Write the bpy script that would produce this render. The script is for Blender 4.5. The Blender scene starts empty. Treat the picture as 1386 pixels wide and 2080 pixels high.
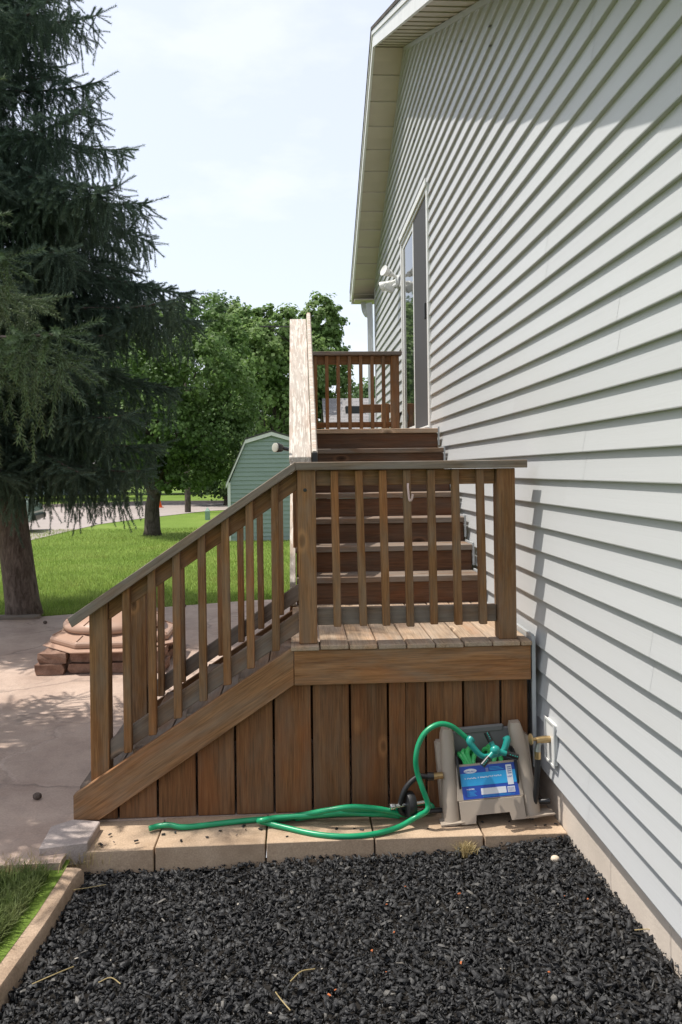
import bpy, bmesh, math, random
import numpy as np
from mathutils import Vector, Matrix

random.seed(7); RNG = np.random.default_rng(11)
scene = bpy.context.scene
COL = scene.collection

# ------------------------------------------------------------------ camera
EYE = Vector((0, 0, 1.67)); FPX = 1600.0
_a = math.atan(87 / 1600); _r = .012
CF = Vector((math.sin(_a), math.cos(_a), 0)); _R0 = Vector((math.cos(_a), -math.sin(_a), 0)); _Z = Vector((0, 0, 1))
CR = _R0 * math.cos(_r) - _Z * math.sin(_r); CU = _Z * math.cos(_r) + _R0 * math.sin(_r)
cd = bpy.data.cameras.new('camera'); cam = bpy.data.objects.new('camera', cd); COL.objects.link(cam)
cd.sensor_fit = 'VERTICAL'; cd.sensor_height = 36; cd.sensor_width = 24
cd.lens = FPX / 2080 * 36; cd.shift_y = -85 / 2080; cd.clip_end = 2000; cd.clip_start = .05
cam.matrix_world = Matrix(((CR.x, CU.x, -CF.x, EYE.x), (CR.y, CU.y, -CF.y, EYE.y), (CR.z, CU.z, -CF.z, EYE.z), (0, 0, 0, 1)))
scene.camera = cam

# ------------------------------------------------------------------ light
SUN = Vector((-.44, .075, 1)).normalized()
w = bpy.data.worlds.new('World'); scene.world = w; w.use_nodes = True
nt = w.node_tree; bg = nt.nodes['Background']
sky = nt.nodes.new('ShaderNodeTexSky'); sky.sky_type = 'NISHITA'; sky.sun_disc = False
sky.sun_elevation = math.asin(SUN.z); sky.sun_rotation = math.atan2(SUN.x, SUN.y)
sky.air_density = 1.0; sky.dust_density = 3.0; sky.ozone_density = 1.0; sky.altitude = 250
tc = nt.nodes.new('ShaderNodeTexCoord'); mp = nt.nodes.new('ShaderNodeMapping'); mp.inputs['Scale'].default_value = (2.2, 2.2, 5.5)
mp.inputs['Location'].default_value = (3.1, .4, .9)
nz = nt.nodes.new('ShaderNodeTexNoise'); nz.inputs['Scale'].default_value = 2.2; nz.inputs['Detail'].default_value = 7; nz.inputs['Roughness'].default_value = .55
cr = nt.nodes.new('ShaderNodeValToRGB'); cr.color_ramp.elements[0].position = .50; cr.color_ramp.elements[1].position = .66; cr.color_ramp.elements[0].color = (.82, .82, .82, 1)
mixc = nt.nodes.new('ShaderNodeMix'); mixc.data_type = 'RGBA'; mixc.blend_type = 'MIX'
mult = nt.nodes.new('ShaderNodeMath'); mult.operation = 'MULTIPLY'; mult.inputs[1].default_value = .64
L = nt.links.new
L(tc.outputs['Generated'], mp.inputs['Vector']); L(mp.outputs['Vector'], nz.inputs['Vector']); L(nz.outputs['Fac'], cr.inputs['Fac'])
L(cr.outputs['Color'], mult.inputs[0]); L(mult.outputs[0], mixc.inputs['Factor'])
L(sky.outputs['Color'], mixc.inputs['A']); mixc.inputs['B'].default_value = (5.6, 5.65, 5.9, 1)
L(mixc.outputs['Result'], bg.inputs['Color']); bg.inputs['Strength'].default_value = .14
sd = bpy.data.lights.new('sun', 'SUN'); sd.energy = 3.3; sd.angle = math.radians(.53); sd.color = (1, .955, .88)
so = bpy.data.objects.new('sun', sd); COL.objects.link(so); so.rotation_euler = SUN.to_track_quat('Z', 'Y').to_euler(); so.location = (-6, 3, 14)
vs = scene.view_settings; vs.view_transform = 'Standard'; vs.look = 'None'; vs.gamma = 1; vs.exposure = .66; vs.use_curve_mapping = False
scene.render.engine = 'CYCLES'; scene.cycles.use_denoising = True; scene.cycles.max_bounces = 8
scene.cycles.sample_clamp_indirect = 8

# ------------------------------------------------------------------ pixels to places
def _ray(x, y): return CF * FPX + CR * (x - 693) + CU * (955 - y)
def PY(x, y, Y): v = _ray(x, y); return EYE + v * (Y / v.y)
def PX(x, y, X): v = _ray(x, y); return EYE + v * (X / v.x)
def PZ(x, y, z=0.): v = _ray(x, y); return EYE + v * ((z - EYE.z) / v.z)

# ------------------------------------------------------------------ object helpers
WM = {}
def link(o, parent=None, W=None):
    W = W or Matrix(); COL.objects.link(o)
    if parent is not None:
        o.parent = parent; o.matrix_basis = WM[parent].inverted() @ W
    else:
        o.matrix_basis = W
    WM[o] = W; return o
def tag(o, label=None, cat=None, group=None, kind=None):
    if label: o['label'] = label
    if cat: o['category'] = cat
    if group: o['group'] = group
    if kind: o['kind'] = kind
    return o
def thing(name, loc, label, cat, group=None):
    o = bpy.data.objects.new(name, None); o.empty_display_size = .1
    link(o, None, Matrix.Translation(Vector(loc))); return tag(o, label, cat, group)
def nrm(v): v = Vector(v); v.normalize(); return v

class MB:
    def __init__(s, M=None): s.v = []; s.f = []; s.M = M
    def add(s, vs, fs):
        n = len(s.v); s.v += [tuple(p) for p in vs]; s.f += [tuple(i + n for i in f) for f in fs]; return s
    def box(s, x0, x1, y0, y1, z0, z1):
        return s.add([(x, y, z) for z in (z0, z1) for y in (y0, y1) for x in (x0, x1)],
                     [(0, 2, 3, 1), (4, 5, 7, 6), (0, 1, 5, 4), (2, 6, 7, 3), (0, 4, 6, 2), (1, 3, 7, 5)])
    def prism(s, poly, a0, a1, ax=1):
        n = len(poly)
        def p3(q, a): return {0: (a, q[0], q[1]), 1: (q[0], a, q[1]), 2: (q[0], q[1], a)}[ax]
        vs = [p3(q, a0) for q in poly] + [p3(q, a1) for q in poly]
        fs = [tuple(range(n)), tuple(range(2 * n - 1, n - 1, -1))] + [(i, i + n, (i + 1) % n + n, (i + 1) % n) for i in range(n)]
        return s.add(vs, fs)
    def tube(s, pts, r, n=8, caps=True):
        pts = [Vector(p) for p in pts]; m = len(pts); rs = r if isinstance(r, (list, tuple)) else [r] * m
        up = Vector((0, 0, 1)); vs = []; prev = None
        for i, p in enumerate(pts):
            t = (pts[min(i + 1, m - 1)] - pts[max(i - 1, 0)]).normalized()
            if prev is None:
                u = t.cross(up)
                if u.length < .1: u = t.cross(Vector((1, 0, 0)))
            else: u = prev - t * prev.dot(t)
            u.normalize(); prev = u; b = t.cross(u)
            for k in range(n):
                a = 2 * math.pi * k / n; vs.append(p + (u * math.cos(a) + b * math.sin(a)) * rs[i])
        fs = [(i * n + k, i * n + (k + 1) % n, (i + 1) * n + (k + 1) % n, (i + 1) * n + k) for i in range(m - 1) for k in range(n)]
        if caps: fs += [tuple(range(n - 1, -1, -1)), tuple(range((m - 1) * n, m * n))]
        return s.add(vs, fs)
    def lathe(s, prof, n=24, c=(0, 0, 0), rot=0, sx=1, sy=1):
        vs = []; m = len(prof)
        for r, z in prof:
            for k in range(n):
                a = 2 * math.pi * k / n + rot; vs.append((c[0] + r * math.cos(a) * sx, c[1] + r * math.sin(a) * sy, c[2] + z))
        fs = [(i * n + k, i * n + (k + 1) % n, (i + 1) * n + (k + 1) % n, (i + 1) * n + k) for i in range(m - 1) for k in range(n)]
        fs += [tuple(range(n - 1, -1, -1)), tuple(range((m - 1) * n, m * n))]
        return s.add(vs, fs)
    def ball(s, c, r, nu=12, nv=7):
        if not isinstance(r, (tuple, list)): r = (r, r, r)
        pr = [(math.sin(math.pi * i / nv), -math.cos(math.pi * i / nv)) for i in range(nv + 1)]
        vs = [(c[0] + r[0] * q * math.cos(2 * math.pi * k / nu), c[1] + r[1] * q * math.sin(2 * math.pi * k / nu), c[2] + r[2] * h) for q, h in pr for k in range(nu)]
        fs = [(i * nu + k, i * nu + (k + 1) % nu, (i + 1) * nu + (k + 1) % nu, (i + 1) * nu + k) for i in range(nv) for k in range(nu)]
        return s.add(vs, fs)
    def build(s, name, mat, parent=None, origin=None, smooth=False, bevel=0, seg=1, W=None):
        vs = s.v
        if s.M is not None: vs = [tuple(s.M @ Vector(p)) for p in vs]
        if W is None:
            if origin is None:
                A = np.array(vs); lo = A.min(0); hi = A.max(0); origin = ((lo[0] + hi[0]) / 2, (lo[1] + hi[1]) / 2, lo[2])
            W = Matrix.Translation(Vector(origin)); vs = [(p[0] - origin[0], p[1] - origin[1], p[2] - origin[2]) for p in vs]
        else:
            Wi = W.inverted(); vs = [tuple(Wi @ Vector(p)) for p in vs]
        me = bpy.data.meshes.new(name); me.from_pydata(vs, [], s.f)
        bm = bmesh.new(); bm.from_mesh(me)
        bmesh.ops.remove_doubles(bm, verts=bm.verts, dist=1e-6)
        bmesh.ops.recalc_face_normals(bm, faces=bm.faces)
        if bevel:
            es = [e for e in bm.edges if len(e.link_faces) == 2 and e.calc_face_angle() > .5]
            bmesh.ops.bevel(bm, geom=es, offset=bevel, segments=seg, affect='EDGES', clamp_overlap=True)
        bm.to_mesh(me); bm.free()
        if smooth:
            for p in me.polygons: p.use_smooth = True
            if smooth != 'all': me.set_sharp_from_angle(angle=math.radians(40))
        me.materials.append(mat)
        return link(bpy.data.objects.new(name, me), parent, W)

def big_mesh(name, V, T, mat, parent=None, origin=(0, 0, 0), smooth=False, quads=False):
    V = np.asarray(V, dtype=np.float32) - np.array(origin, dtype=np.float32); T = np.asarray(T, dtype=np.int32)
    k = T.shape[1]; me = bpy.data.meshes.new(name)
    me.vertices.add(len(V)); me.vertices.foreach_set('co', V.ravel())
    me.loops.add(T.size); me.loops.foreach_set('vertex_index', T.ravel())
    me.polygons.add(len(T)); me.polygons.foreach_set('loop_start', np.arange(0, T.size, k, dtype=np.int32))
    me.update(calc_edges=True)
    if smooth: me.polygons.foreach_set('use_smooth', np.ones(len(T), dtype=bool))
    me.materials.append(mat)
    return link(bpy.data.objects.new(name, me), parent, Matrix.Translation(Vector(origin)))

_BC = {}
def board(name, p0, p1, wd, th, wdir, mat, parent, bev=.003):
    """a plank from p0 to p1 (centre line), width wd along wdir, thickness th; grain runs along local x"""
    p0 = Vector(p0); p1 = Vector(p1); x = p1 - p0; Ln = x.length; x.normalize()
    y = Vector(wdir); y = (y - x * y.dot(x)).normalized(); z = x.cross(y)
    key = (round(Ln, 4), round(wd, 4), round(th, 4), bev, mat.name)
    me = _BC.get(key)
    if me is None:
        bm = bmesh.new(); bmesh.ops.create_cube(bm, size=1)
        for v in bm.verts: v.co = Vector((v.co.x * Ln, v.co.y * wd, v.co.z * th))
        if bev: bmesh.ops.bevel(bm, geom=bm.edges[:], offset=bev, segments=1, affect='EDGES')
        me = bpy.data.meshes.new(name); bm.to_mesh(me); bm.free(); me.materials.append(mat); _BC[key] = me
    c = (p0 + p1) / 2
    W = Matrix(((x.x, y.x, z.x, c.x), (x.y, y.y, z.y, c.y), (x.z, y.z, z.z, c.z), (0, 0, 0, 1)))
    return link(bpy.data.objects.new(name, me), parent, W)
def vboard(name, x0, x1, y0, y1, z0, z1, mat, parent, grain='z', bev=.003):
    """an axis-aligned plank with its grain along the given axis"""
    cx, cy, cz = (x0 + x1) / 2, (y0 + y1) / 2, (z0 + z1) / 2
    if grain == 'z': return board(name, (cx, cy, z0), (cx, cy, z1), x1 - x0, y1 - y0, (1, 0, 0), mat, parent, bev)
    if grain == 'x': return board(name, (x0, cy, cz), (x1, cy, cz), z1 - z0, y1 - y0, (0, 0, 1), mat, parent, bev)
    return board(name, (cx, y0, cz), (cx, y1, cz), x1 - x0, z1 - z0, (1, 0, 0), mat, parent, bev)
def polyboard(name, poly, a0, a1, ang, mat, parent, ax=1, bev=.003):
    """a plank cut to an outline; ang is the grain angle in the outline's plane"""
    mb = MB().prism(poly, a0, a1, ax)
    c = Vector(mb.v[0])
    if ax == 1: W = Matrix.Translation(c) @ Matrix.Rotation(-ang, 4, 'Y')
    else: W = Matrix.Translation(c) @ Matrix.Rotation(math.pi / 2, 4, 'Z') @ Matrix.Rotation(-ang, 4, 'Y')
    return mb.build(name, mat, parent, W=W, bevel=bev)
def smooth_path(pts, n=6):
    P = [Vector(p) for p in pts]; P = [P[0] * 2 - P[1]] + P + [P[-1] * 2 - P[-2]]; out = []
    for i in range(1, len(P) - 2):
        for k in range(n):
            t = k / n; a, b, c, d = P[i - 1], P[i], P[i + 1], P[i + 2]
            out.append(.5 * ((2 * b) + (c - a) * t + (2 * a - 5 * b + 4 * c - d) * t * t + (3 * b - a - 3 * c + d) * t ** 3))
    out.append(P[-2]); return out

# ------------------------------------------------------------------ materials
class N:
    def __init__(s, name):
        s.m = bpy.data.materials.new(name); s.m.use_nodes = True; s.t = s.m.node_tree; s.b = s.t.nodes['Principled BSDF']
    def n(s, typ, **kw):
        o = s.t.nodes.new(typ)
        for k, v in kw.items():
            if k in o.inputs: o.inputs[k].default_value = v
            else: setattr(o, k, v)
        return o
    def l(s, a, b): s.t.links.new(a, b)
    def coord(s, scale=(1, 1, 1), kind='Object', rand=False):
        tc = s.n('ShaderNodeTexCoord'); m = s.n('ShaderNodeMapping'); m.inputs['Scale'].default_value = scale
        if rand:
            oi = s.n('ShaderNodeObjectInfo'); mu = s.n('ShaderNodeVectorMath', operation='SCALE'); mu.inputs['Scale'].default_value = 37.0
            cx = s.n('ShaderNodeCombineXYZ'); s.l(oi.outputs['Random'], cx.inputs[0]); s.l(oi.outputs['Random'], cx.inputs[1]); s.l(oi.outputs['Random'], cx.inputs[2])
            s.l(cx.outputs[0], mu.inputs[0]); ad = s.n('ShaderNodeVectorMath', operation='ADD'); s.l(tc.outputs[kind], ad.inputs[0]); s.l(mu.outputs[0], ad.inputs[1])
            s.l(ad.outputs[0], m.inputs['Vector'])
        else: s.l(tc.outputs[kind], m.inputs['Vector'])
        return m.outputs['Vector']
    def noise(s, vec, scale, detail=4, rough=.55, dist=0):
        o = s.n('ShaderNodeTexNoise'); o.inputs['Scale'].default_value = scale; o.inputs['Detail'].default_value = detail
        o.inputs['Roughness'].default_value = rough; o.inputs['Distortion'].default_value = dist
        if vec is not None: s.l(vec, o.inputs['Vector'])
        return o.outputs['Fac']
    def ramp(s, fac, stops):
        o = s.n('ShaderNodeValToRGB'); e = o.color_ramp.elements
        while len(e) < len(stops): e.new(.5)
        for k, (p, c) in enumerate(stops):
            e[k].position = p; e[k].color = (*c, 1) if not isinstance(c, (int, float)) else (c, c, c, 1)
        s.l(fac, o.inputs['Fac']); return o.outputs['Color']
    def mix(s, fac, a, b, mode='MIX'):
        o = s.n('ShaderNodeMix'); o.data_type = 'RGBA'; o.blend_type = mode
        for key, val in (('Factor', fac), ('A', a), ('B', b)):
            if hasattr(val, 'is_linked') or hasattr(val, 'links'): s.l(val, o.inputs[key])
            elif key == 'Factor': o.inputs[key].default_value = val
            else: o.inputs[key].default_value = (*val, 1)
        return o.outputs['Result']
    def bump(s, h, strength=.3, dist=.01):
        o = s.n('ShaderNodeBump'); o.inputs['Strength'].default_value = strength; o.inputs['Distance'].default_value = dist
        s.l(h, o.inputs['Height']); s.l(o.outputs['Normal'], s.b.inputs['Normal'])
    def out(s, col, rough=.6, spec=.5, metal=0):
        if hasattr(col, 'is_linked') or hasattr(col, 'links'): s.l(col, s.b.inputs['Base Color'])
        else: s.b.inputs['Base Color'].default_value = (*col, 1)
        s.b.inputs['Roughness'].default_value = rough; s.b.inputs['Specular IOR Level'].default_value = spec; s.b.inputs['Metallic'].default_value = metal
        return s.m
def plain(name, col, rough=.5, spec=.5, metal=0, var=.12, scale=8, bump=0):
    k = N(name); v = k.coord(rand=True); f = k.noise(v, scale, 5)
    c = k.ramp(f, [(.3, tuple(x * (1 - var) for x in col)), (.7, tuple(min(1, x * (1 + var)) for x in col))])
    if bump: k.bump(k.noise(v, scale * 12, 3), bump, .004)
    return k.out(c, rough, spec, metal)

def wood(name, dark, light, grey, gamt, rough=.75, knots=True, gscale=1.0, peel=None):
    k = N(name); vr = k.coord((1, 1, 1), rand=True)
    vg = k.coord((1.1 * gscale, 26 * gscale, 26 * gscale), rand=True)
    grain = k.noise(vg, 2.2, 7, .68, .9)
    fine = k.noise(k.coord((5, 120, 120), rand=True), 1.6, 3, .6)
    c = k.ramp(grain, [(.28, dark), (.5, tuple((a + b) / 2 for a, b in zip(dark, light))), (.72, light)])
    c = k.mix(.6, c, k.ramp(fine, [(.32, .40), (.55, 1.0), (.75, 1.35)]), 'MULTIPLY')
    red = k.noise(k.coord((.9, 5, 5), rand=True), 1.9, 4, .6); c = k.mix(k.ramp(red, [(.5, 0.0), (.72, .55)]), c, tuple(x * y for x, y in zip(light, (1.0, .72, .55))))
    oi = k.n('ShaderNodeObjectInfo')
    tint = k.ramp(oi.outputs['Random'], [(0, (.80, .80, .80)), (.5, (1, 1, 1)), (1, (1.22, 1.13, 1.02))])
    c = k.mix(.8, c, tint, 'MULTIPLY')
    blot = k.noise(k.coord((1.2, 4, 4), rand=True), 2.4, 5, .6, .4)
    gm = k.ramp(blot, [(.5 - .3 * gamt, 0.0), (.82 - .3 * gamt, 1.0)])
    gcol = k.mix(grain, tuple(x * .7 for x in grey), tuple(x * 1.15 for x in grey))
    mm = k.n('ShaderNodeMath', operation='MULTIPLY'); k.l(gm, mm.inputs[0]); mm.inputs[1].default_value = min(1, .35 + gamt * .6)
    c = k.mix(mm.outputs[0], c, gcol)
    h = grain
    if knots:
        vo = k.n('ShaderNodeTexVoronoi'); vo.inputs['Scale'].default_value = 1.0; k.l(k.coord((2.4, 5.0, 5.0), rand=True), vo.inputs['Vector'])
        sx_ = k.n('ShaderNodeSeparateColor'); k.l(vo.outputs['Color'], sx_.inputs[0]); has = k.ramp(sx_.outputs[0], [(.50, 0.0), (.52, 1.0)])
        km = k.mix(1.0, k.ramp(vo.outputs['Distance'], [(.03, .9), (.07, .35), (.12, 0.0)]), has, 'MULTIPLY')
        c = k.mix(km, c, tuple(x * .42 for x in dark))
        kr = k.mix(1.0, k.ramp(vo.outputs['Distance'], [(.09, 0.0), (.12, .4), (.18, 0.0)]), has, 'MULTIPLY')
        c = k.mix(kr, c, tuple(min(1, x * 1.6) for x in light))
    if peel is not None:
        pn = k.noise(k.coord((4, 40, 40), rand=True), 1.5, 6, .7, .8)
        c = k.mix(k.ramp(pn, [(.50, 0.0), (.57, 1.0)]), c, peel)
        cr_ = k.noise(k.coord((1.5, 90, 90), rand=True), 1.2, 4, .6, 1.0)
        c = k.mix(k.ramp(cr_, [(.66, 0.0), (.72, .8)]), c, tuple(x * .35 for x in dark))
    k.bump(h, .35, .004)
    return k.out(c, rough, .25)

M = {}
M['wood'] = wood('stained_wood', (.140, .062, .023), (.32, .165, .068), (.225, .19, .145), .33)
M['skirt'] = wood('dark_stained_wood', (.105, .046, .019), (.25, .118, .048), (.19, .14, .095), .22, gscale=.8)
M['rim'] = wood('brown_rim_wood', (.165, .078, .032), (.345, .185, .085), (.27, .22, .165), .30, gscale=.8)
M['greywood'] = wood('weathered_grey_wood', (.10, .066, .042), (.25, .185, .13), (.24, .22, .20), .62, knots=False)
M['pale'] = wood('peeling_pale_wood', (.27, .20, .155), (.54, .47, .405), (.49, .44, .39), .75, knots=True, peel=(.62, .57, .51))
M['deckwood'] = wood('bleached_deck_wood', (.25, .165, .105), (.50, .37, .255), (.42, .36, .30), .4)
M['oldwood'] = wood('half_weathered_wood', (.10, .058, .034), (.25, .165, .105), (.235, .21, .185), .62)
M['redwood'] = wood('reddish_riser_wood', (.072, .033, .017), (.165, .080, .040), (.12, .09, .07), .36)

def siding_mat():
    k = N('vinyl_siding'); v = k.coord((1, 1, 1), kind='Object', rand=True)
    grain = k.noise(k.coord((8, 1.2, 60), rand=True), 3, 4, .6)
    oi = k.n('ShaderNodeObjectInfo'); t = k.ramp(oi.outputs['Random'], [(0, (.470, .477, .483)), (1, (.492, .50, .506))])
    dirt = k.noise(k.coord((.5, .5, 2), rand=True), 1.7, 5); c = k.mix(k.ramp(dirt, [(.45, 0.0), (.8, .12)]), t, (.42, .40, .34))
    k.bump(k.mix(.75, grain, k.noise(k.coord((2, 1.1, 2), rand=True), 1.3, 2)), .10, .012); return k.out(c, .42, .35)
M['siding'] = siding_mat()
M['white'] = plain('white_vinyl', (.72, .72, .70), .4, .4, var=.05)
M['metalwhite'] = plain('white_painted_metal', (.60, .62, .63), .35, .5, var=.06)
M['flash'] = plain('grey_flashing', (.40, .42, .43), .4, .5, var=.06)
M['soffit'] = plain('tan_soffit', (.53, .475, .40), .5, .3, var=.06, scale=3)
M['found'] = plain('cream_foundation', (.60, .52, .44), .8, .2, var=.08, scale=6, bump=.3)
def shingle_mat(name, col):
    k = N(name); b = k.n('ShaderNodeTexBrick'); k.l(k.coord((1, 1, 1)), b.inputs['Vector'])
    b.inputs['Scale'].default_value = 1; b.inputs['Brick Width'].default_value = .3; b.inputs['Row Height'].default_value = .14; b.inputs['Mortar Size'].default_value = .006
    b.inputs['Color1'].default_value = (*col, 1); b.inputs['Color2'].default_value = (*[x * .72 for x in col], 1); b.inputs['Mortar'].default_value = (*[x * .3 for x in col], 1)
    c = k.mix(.5, b.outputs['Color'], k.ramp(k.noise(k.coord(), 60, 3), [(.3, .5), (.7, 1.4)]), 'MULTIPLY')
    k.bump(k.noise(k.coord(), 90, 2), .4, .01); return k.out(c, .9, .1)
M['shingle'] = shingle_mat('brown_grey_shingles', (.13, .115, .105))
M['shinglegrey'] = shingle_mat('grey_shingles', (.30, .285, .28))
def glass_mat(name, col=(.02, .025, .025), rough=.02):
    k = N(name); k.bump(k.noise(k.coord(), 1.5, 2), .02, .01); return k.out(col, rough, .9)
M['glass'] = glass_mat('door_glass')
M['screen'] = plain('insect_screen', (.075, .075, .078), .75, .2, var=.06, scale=300)
M['black'] = plain('black_plastic', (.012, .012, .013), .38, .5, var=.2)
M['rubber'] = plain('black_rubber', (.016, .016, .017), .5, .4, var=.2)
M['chrome'] = plain('bright_metal', (.6, .6, .6), .25, .5, 1.0, var=.05)
M['brass'] = plain('aged_brass', (.42, .30, .15), .38, .5, .85, var=.2, scale=40)
M['taupe'] = plain('taupe_plastic', (.37, .31, .25), .45, .4, var=.05, scale=5, bump=.05)
M['greyplastic'] = plain('grey_plastic', (.16, .155, .15), .5, .4, var=.08)
M['hose'] = plain('green_vinyl_hose', (.008, .27, .115), .32, .5, var=.1, scale=20)
M['hoselight'] = plain('light_green_hose', (.06, .46, .13), .25, .5, var=.12, scale=20)
M['teal'] = plain('teal_plastic', (.012, .25, .215), .35, .5, var=.08)
M['pink'] = plain('pink_white_plastic', (.60, .44, .42), .4, .5, var=.1)
def concrete(name, c0, c1, scale=5, b=.35, spots=True):
    k = N(name); v = k.coord(rand=True)
    c = k.ramp(k.noise(v, scale, 7, .65), [(.32, c0), (.68, c1)])
    c = k.mix(.35, c, k.ramp(k.noise(v, 140, 2), [(.3, .55), (.7, 1.35)]), 'MULTIPLY')
    st = k.noise(v, 2.1, 5, .6); c = k.mix(k.ramp(st, [(.52, 0.0), (.72, .45)]), c, tuple(x * .55 for x in c0))
    k.bump(k.noise(v, 120, 4), b, .004); return k.out(c, .9, .15)
M['paver'] = concrete('tan_concrete_paver', (.36, .255, .17), (.50, .375, .265))
M['curb'] = concrete('tan_concrete_curb', (.27, .19, .13), (.44, .325, .235), 7, .8)
M['slab'] = concrete('grey_pink_slab', (.34, .285, .26), (.46, .39, .355), 3)
def patio_mat():
    k = N('stamped_concrete'); v = k.coord()
    wv = k.n('ShaderNodeVectorMath', operation='ADD'); nz_ = k.n('ShaderNodeTexNoise'); nz_.inputs['Scale'].default_value = 2.6; nz_.inputs['Detail'].default_value = 5
    k.l(v, nz_.inputs['Vector']); sc_ = k.n('ShaderNodeVectorMath', operation='SCALE'); sc_.inputs['Scale'].default_value = .55
    k.l(nz_.outputs['Color'], sc_.inputs[0]); k.l(v, wv.inputs[0]); k.l(sc_.outputs[0], wv.inputs[1])
    vo = k.n('ShaderNodeTexVoronoi'); vo.feature = 'DISTANCE_TO_EDGE'; vo.inputs['Scale'].default_value = 1.25; k.l(wv.outputs[0], vo.inputs['Vector'])
    crack = k.ramp(vo.outputs['Distance'], [(.0, 1.0), (.012, .6), (.03, 0.0)])
    brk = k.noise(v, 2.0, 3); cm = k.n('ShaderNodeMath', operation='MULTIPLY'); k.l(crack, cm.inputs[0]); k.l(k.ramp(brk, [(.42, 0.0), (.56, 1.0)]), cm.inputs[1])
    c = k.ramp(k.noise(v, 2.2, 7, .62), [(.3, (.34, .245, .195)), (.5, (.44, .33, .265)), (.7, (.52, .40, .325))])
    c = k.mix(.3, c, k.ramp(k.noise(v, 90, 3), [(.3, .6), (.7, 1.3)]), 'MULTIPLY')
    cm2 = k.n('ShaderNodeMath', operation='MULTIPLY'); k.l(cm.outputs[0], cm2.inputs[0]); cm2.inputs[1].default_value = .55; c = k.mix(cm2.outputs[0], c, (.14, .11, .095))
    gr_ = k.noise(v, 11, 6, .7); c = k.mix(k.ramp(gr_, [(.5, 0.0), (.75, .4)]), c, (.24, .19, .165))
    h = k.mix(.5, k.noise(v, 7, 6, .6), k.ramp(vo.outputs['Distance'], [(0, 0.0), (.05, 1.0)]))
    k.bump(h, .5, .02); return k.out(c, .7, .3)
M['patio'] = patio_mat()
def road_mat():
    k = N('pale_asphalt'); v = k.coord()
    c = k.ramp(k.noise(v, .35, 6), [(.3, (.27, .235, .215)), (.7, (.36, .315, .29))]); c = k.mix(.3, c, k.ramp(k.noise(v, 30, 3), [(.3, .7), (.7, 1.25)]), 'MULTIPLY')
    return k.out(c, .9, .15)
M['road'] = road_mat()
def lawn_mat():
    k = N('lawn'); v = k.coord()
    c = k.ramp(k.noise(v, .45, 6, .6), [(.3, (.10, .16, .026)), (.55, (.14, .21, .038)), (.75, (.20, .25, .06))])
    c = k.mix(.5, c, k.ramp(k.noise(k.coord((1, .5, 1)), 22, 4, .7), [(.3, .5), (.7, 1.4)]), 'MULTIPLY')
    k.bump(k.noise(v, 35, 4, .7), .6, .03); return k.out(c, .85, .1)
M['lawn'] = lawn_mat()
M['soil'] = plain('dark_soil', (.02, .018, .016), .95, .1, var=.4, scale=30)
def leafy(name, c0, c1, scale=1.5, trans=.3, rough=.55, island=True):
    k = N(name); g = k.n('ShaderNodeNewGeometry'); f = k.noise(k.coord(), scale, 4)
    c = k.ramp(f, [(.3, c0), (.7, c1)])
    if name == 'grass_blades': c = k.mix(k.ramp(k.noise(k.coord(), .55, 5, .7), [(.52, 0.0), (.72, .6)]), c, (.34, .33, .10))
    if island: c = k.mix(.6, c, k.ramp(g.outputs['Random Per Island'], [(0, .55), (1, 1.45)]), 'MULTIPLY')
    k.out(c, rough, .3)
    tr = k.n('ShaderNodeBsdfTranslucent'); k.l(c, tr.inputs['Color']); mx = k.n('ShaderNodeMixShader'); mx.inputs[0].default_value = trans
    o = k.t.nodes['Material Output']; k.l(k.b.outputs[0], mx.inputs[1]); k.l(tr.outputs[0], mx.inputs[2]); k.l(mx.outputs[0], o.inputs['Surface'])
    return k.m
M['needle'] = leafy('blue_green_needles', (.062, .10, .075), (.125, .18, .12), 1.2, .15)
M['needle2'] = leafy('green_needles', (.085, .13, .065), (.17, .225, .11), 1.0, .15)
M['leaf'] = leafy('maple_leaves', (.085, .16, .04), (.18, .27, .085), .6, .5)
M['leaf2'] = leafy('yellow_green_leaves', (.11, .20, .045), (.22, .31, .11), .5, .5)
M['leaf3'] = leafy('dark_green_leaves', (.065, .13, .04), (.14, .22, .08), .5, .45)
M['grass'] = leafy('grass_blades', (.21, .31, .055), (.34, .42, .11), .8, .45)
M['grasscorner'] = leafy('shade_toned_corner_grass', (.10, .15, .035), (.20, .23, .09), 5, .35)  # darker copy of the grass: tree shade put into the blade colour
M['dry'] = leafy('dry_grass', (.34, .26, .12), (.52, .42, .22), 6, .25)
def bark_mat(name, c0, c1):
    k = N(name); v = k.coord((9, 9, 2.5)); f = k.noise(v, 2.2, 7, .7, .8); k.bump(f, .9, .03)
    return k.out(k.ramp(f, [(.35, c0), (.65, c1)]), .95, .1)
M['bark'] = bark_mat('spruce_bark', (.075, .056, .046), (.21, .165, .14))
M['bark2'] = bark_mat('maple_bark', (.045, .037, .030), (.13, .108, .09))
def mulch_mat():
    k = N('black_rubber_mulch'); g = k.n('ShaderNodeNewGeometry')
    c = k.ramp(g.outputs['Random Per Island'], [(0, (.006, .006, .007)), (.6, (.014, .014, .015)), (.9, (.030, .030, .031)), (.98, (.075, .073, .07)), (1, (.16, .15, .135))])
    k.bump(k.noise(k.coord(), 90, 4), .7, .006); rr = k.ramp(g.outputs['Random Per Island'], [(0, .80), (.5, .50), (1, .75)]); k.l(rr, k.b.inputs['Roughness'])
    k.out(c, .5, .5); k.l(rr, k.b.inputs['Roughness']); return k.m
M['mulch'] = mulch_mat()
M['stone'] = concrete('brown_cast_stone', (.16, .092, .066), (.34, .22, .165), 9, .9)
M['lid'] = plain('tan_fire_pit_lid', (.40, .255, .185), .45, .4, var=.05, scale=4)
def shed_mat(name, c):
    return plain(name, c, .6, .3, var=.05, scale=2)
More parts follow.
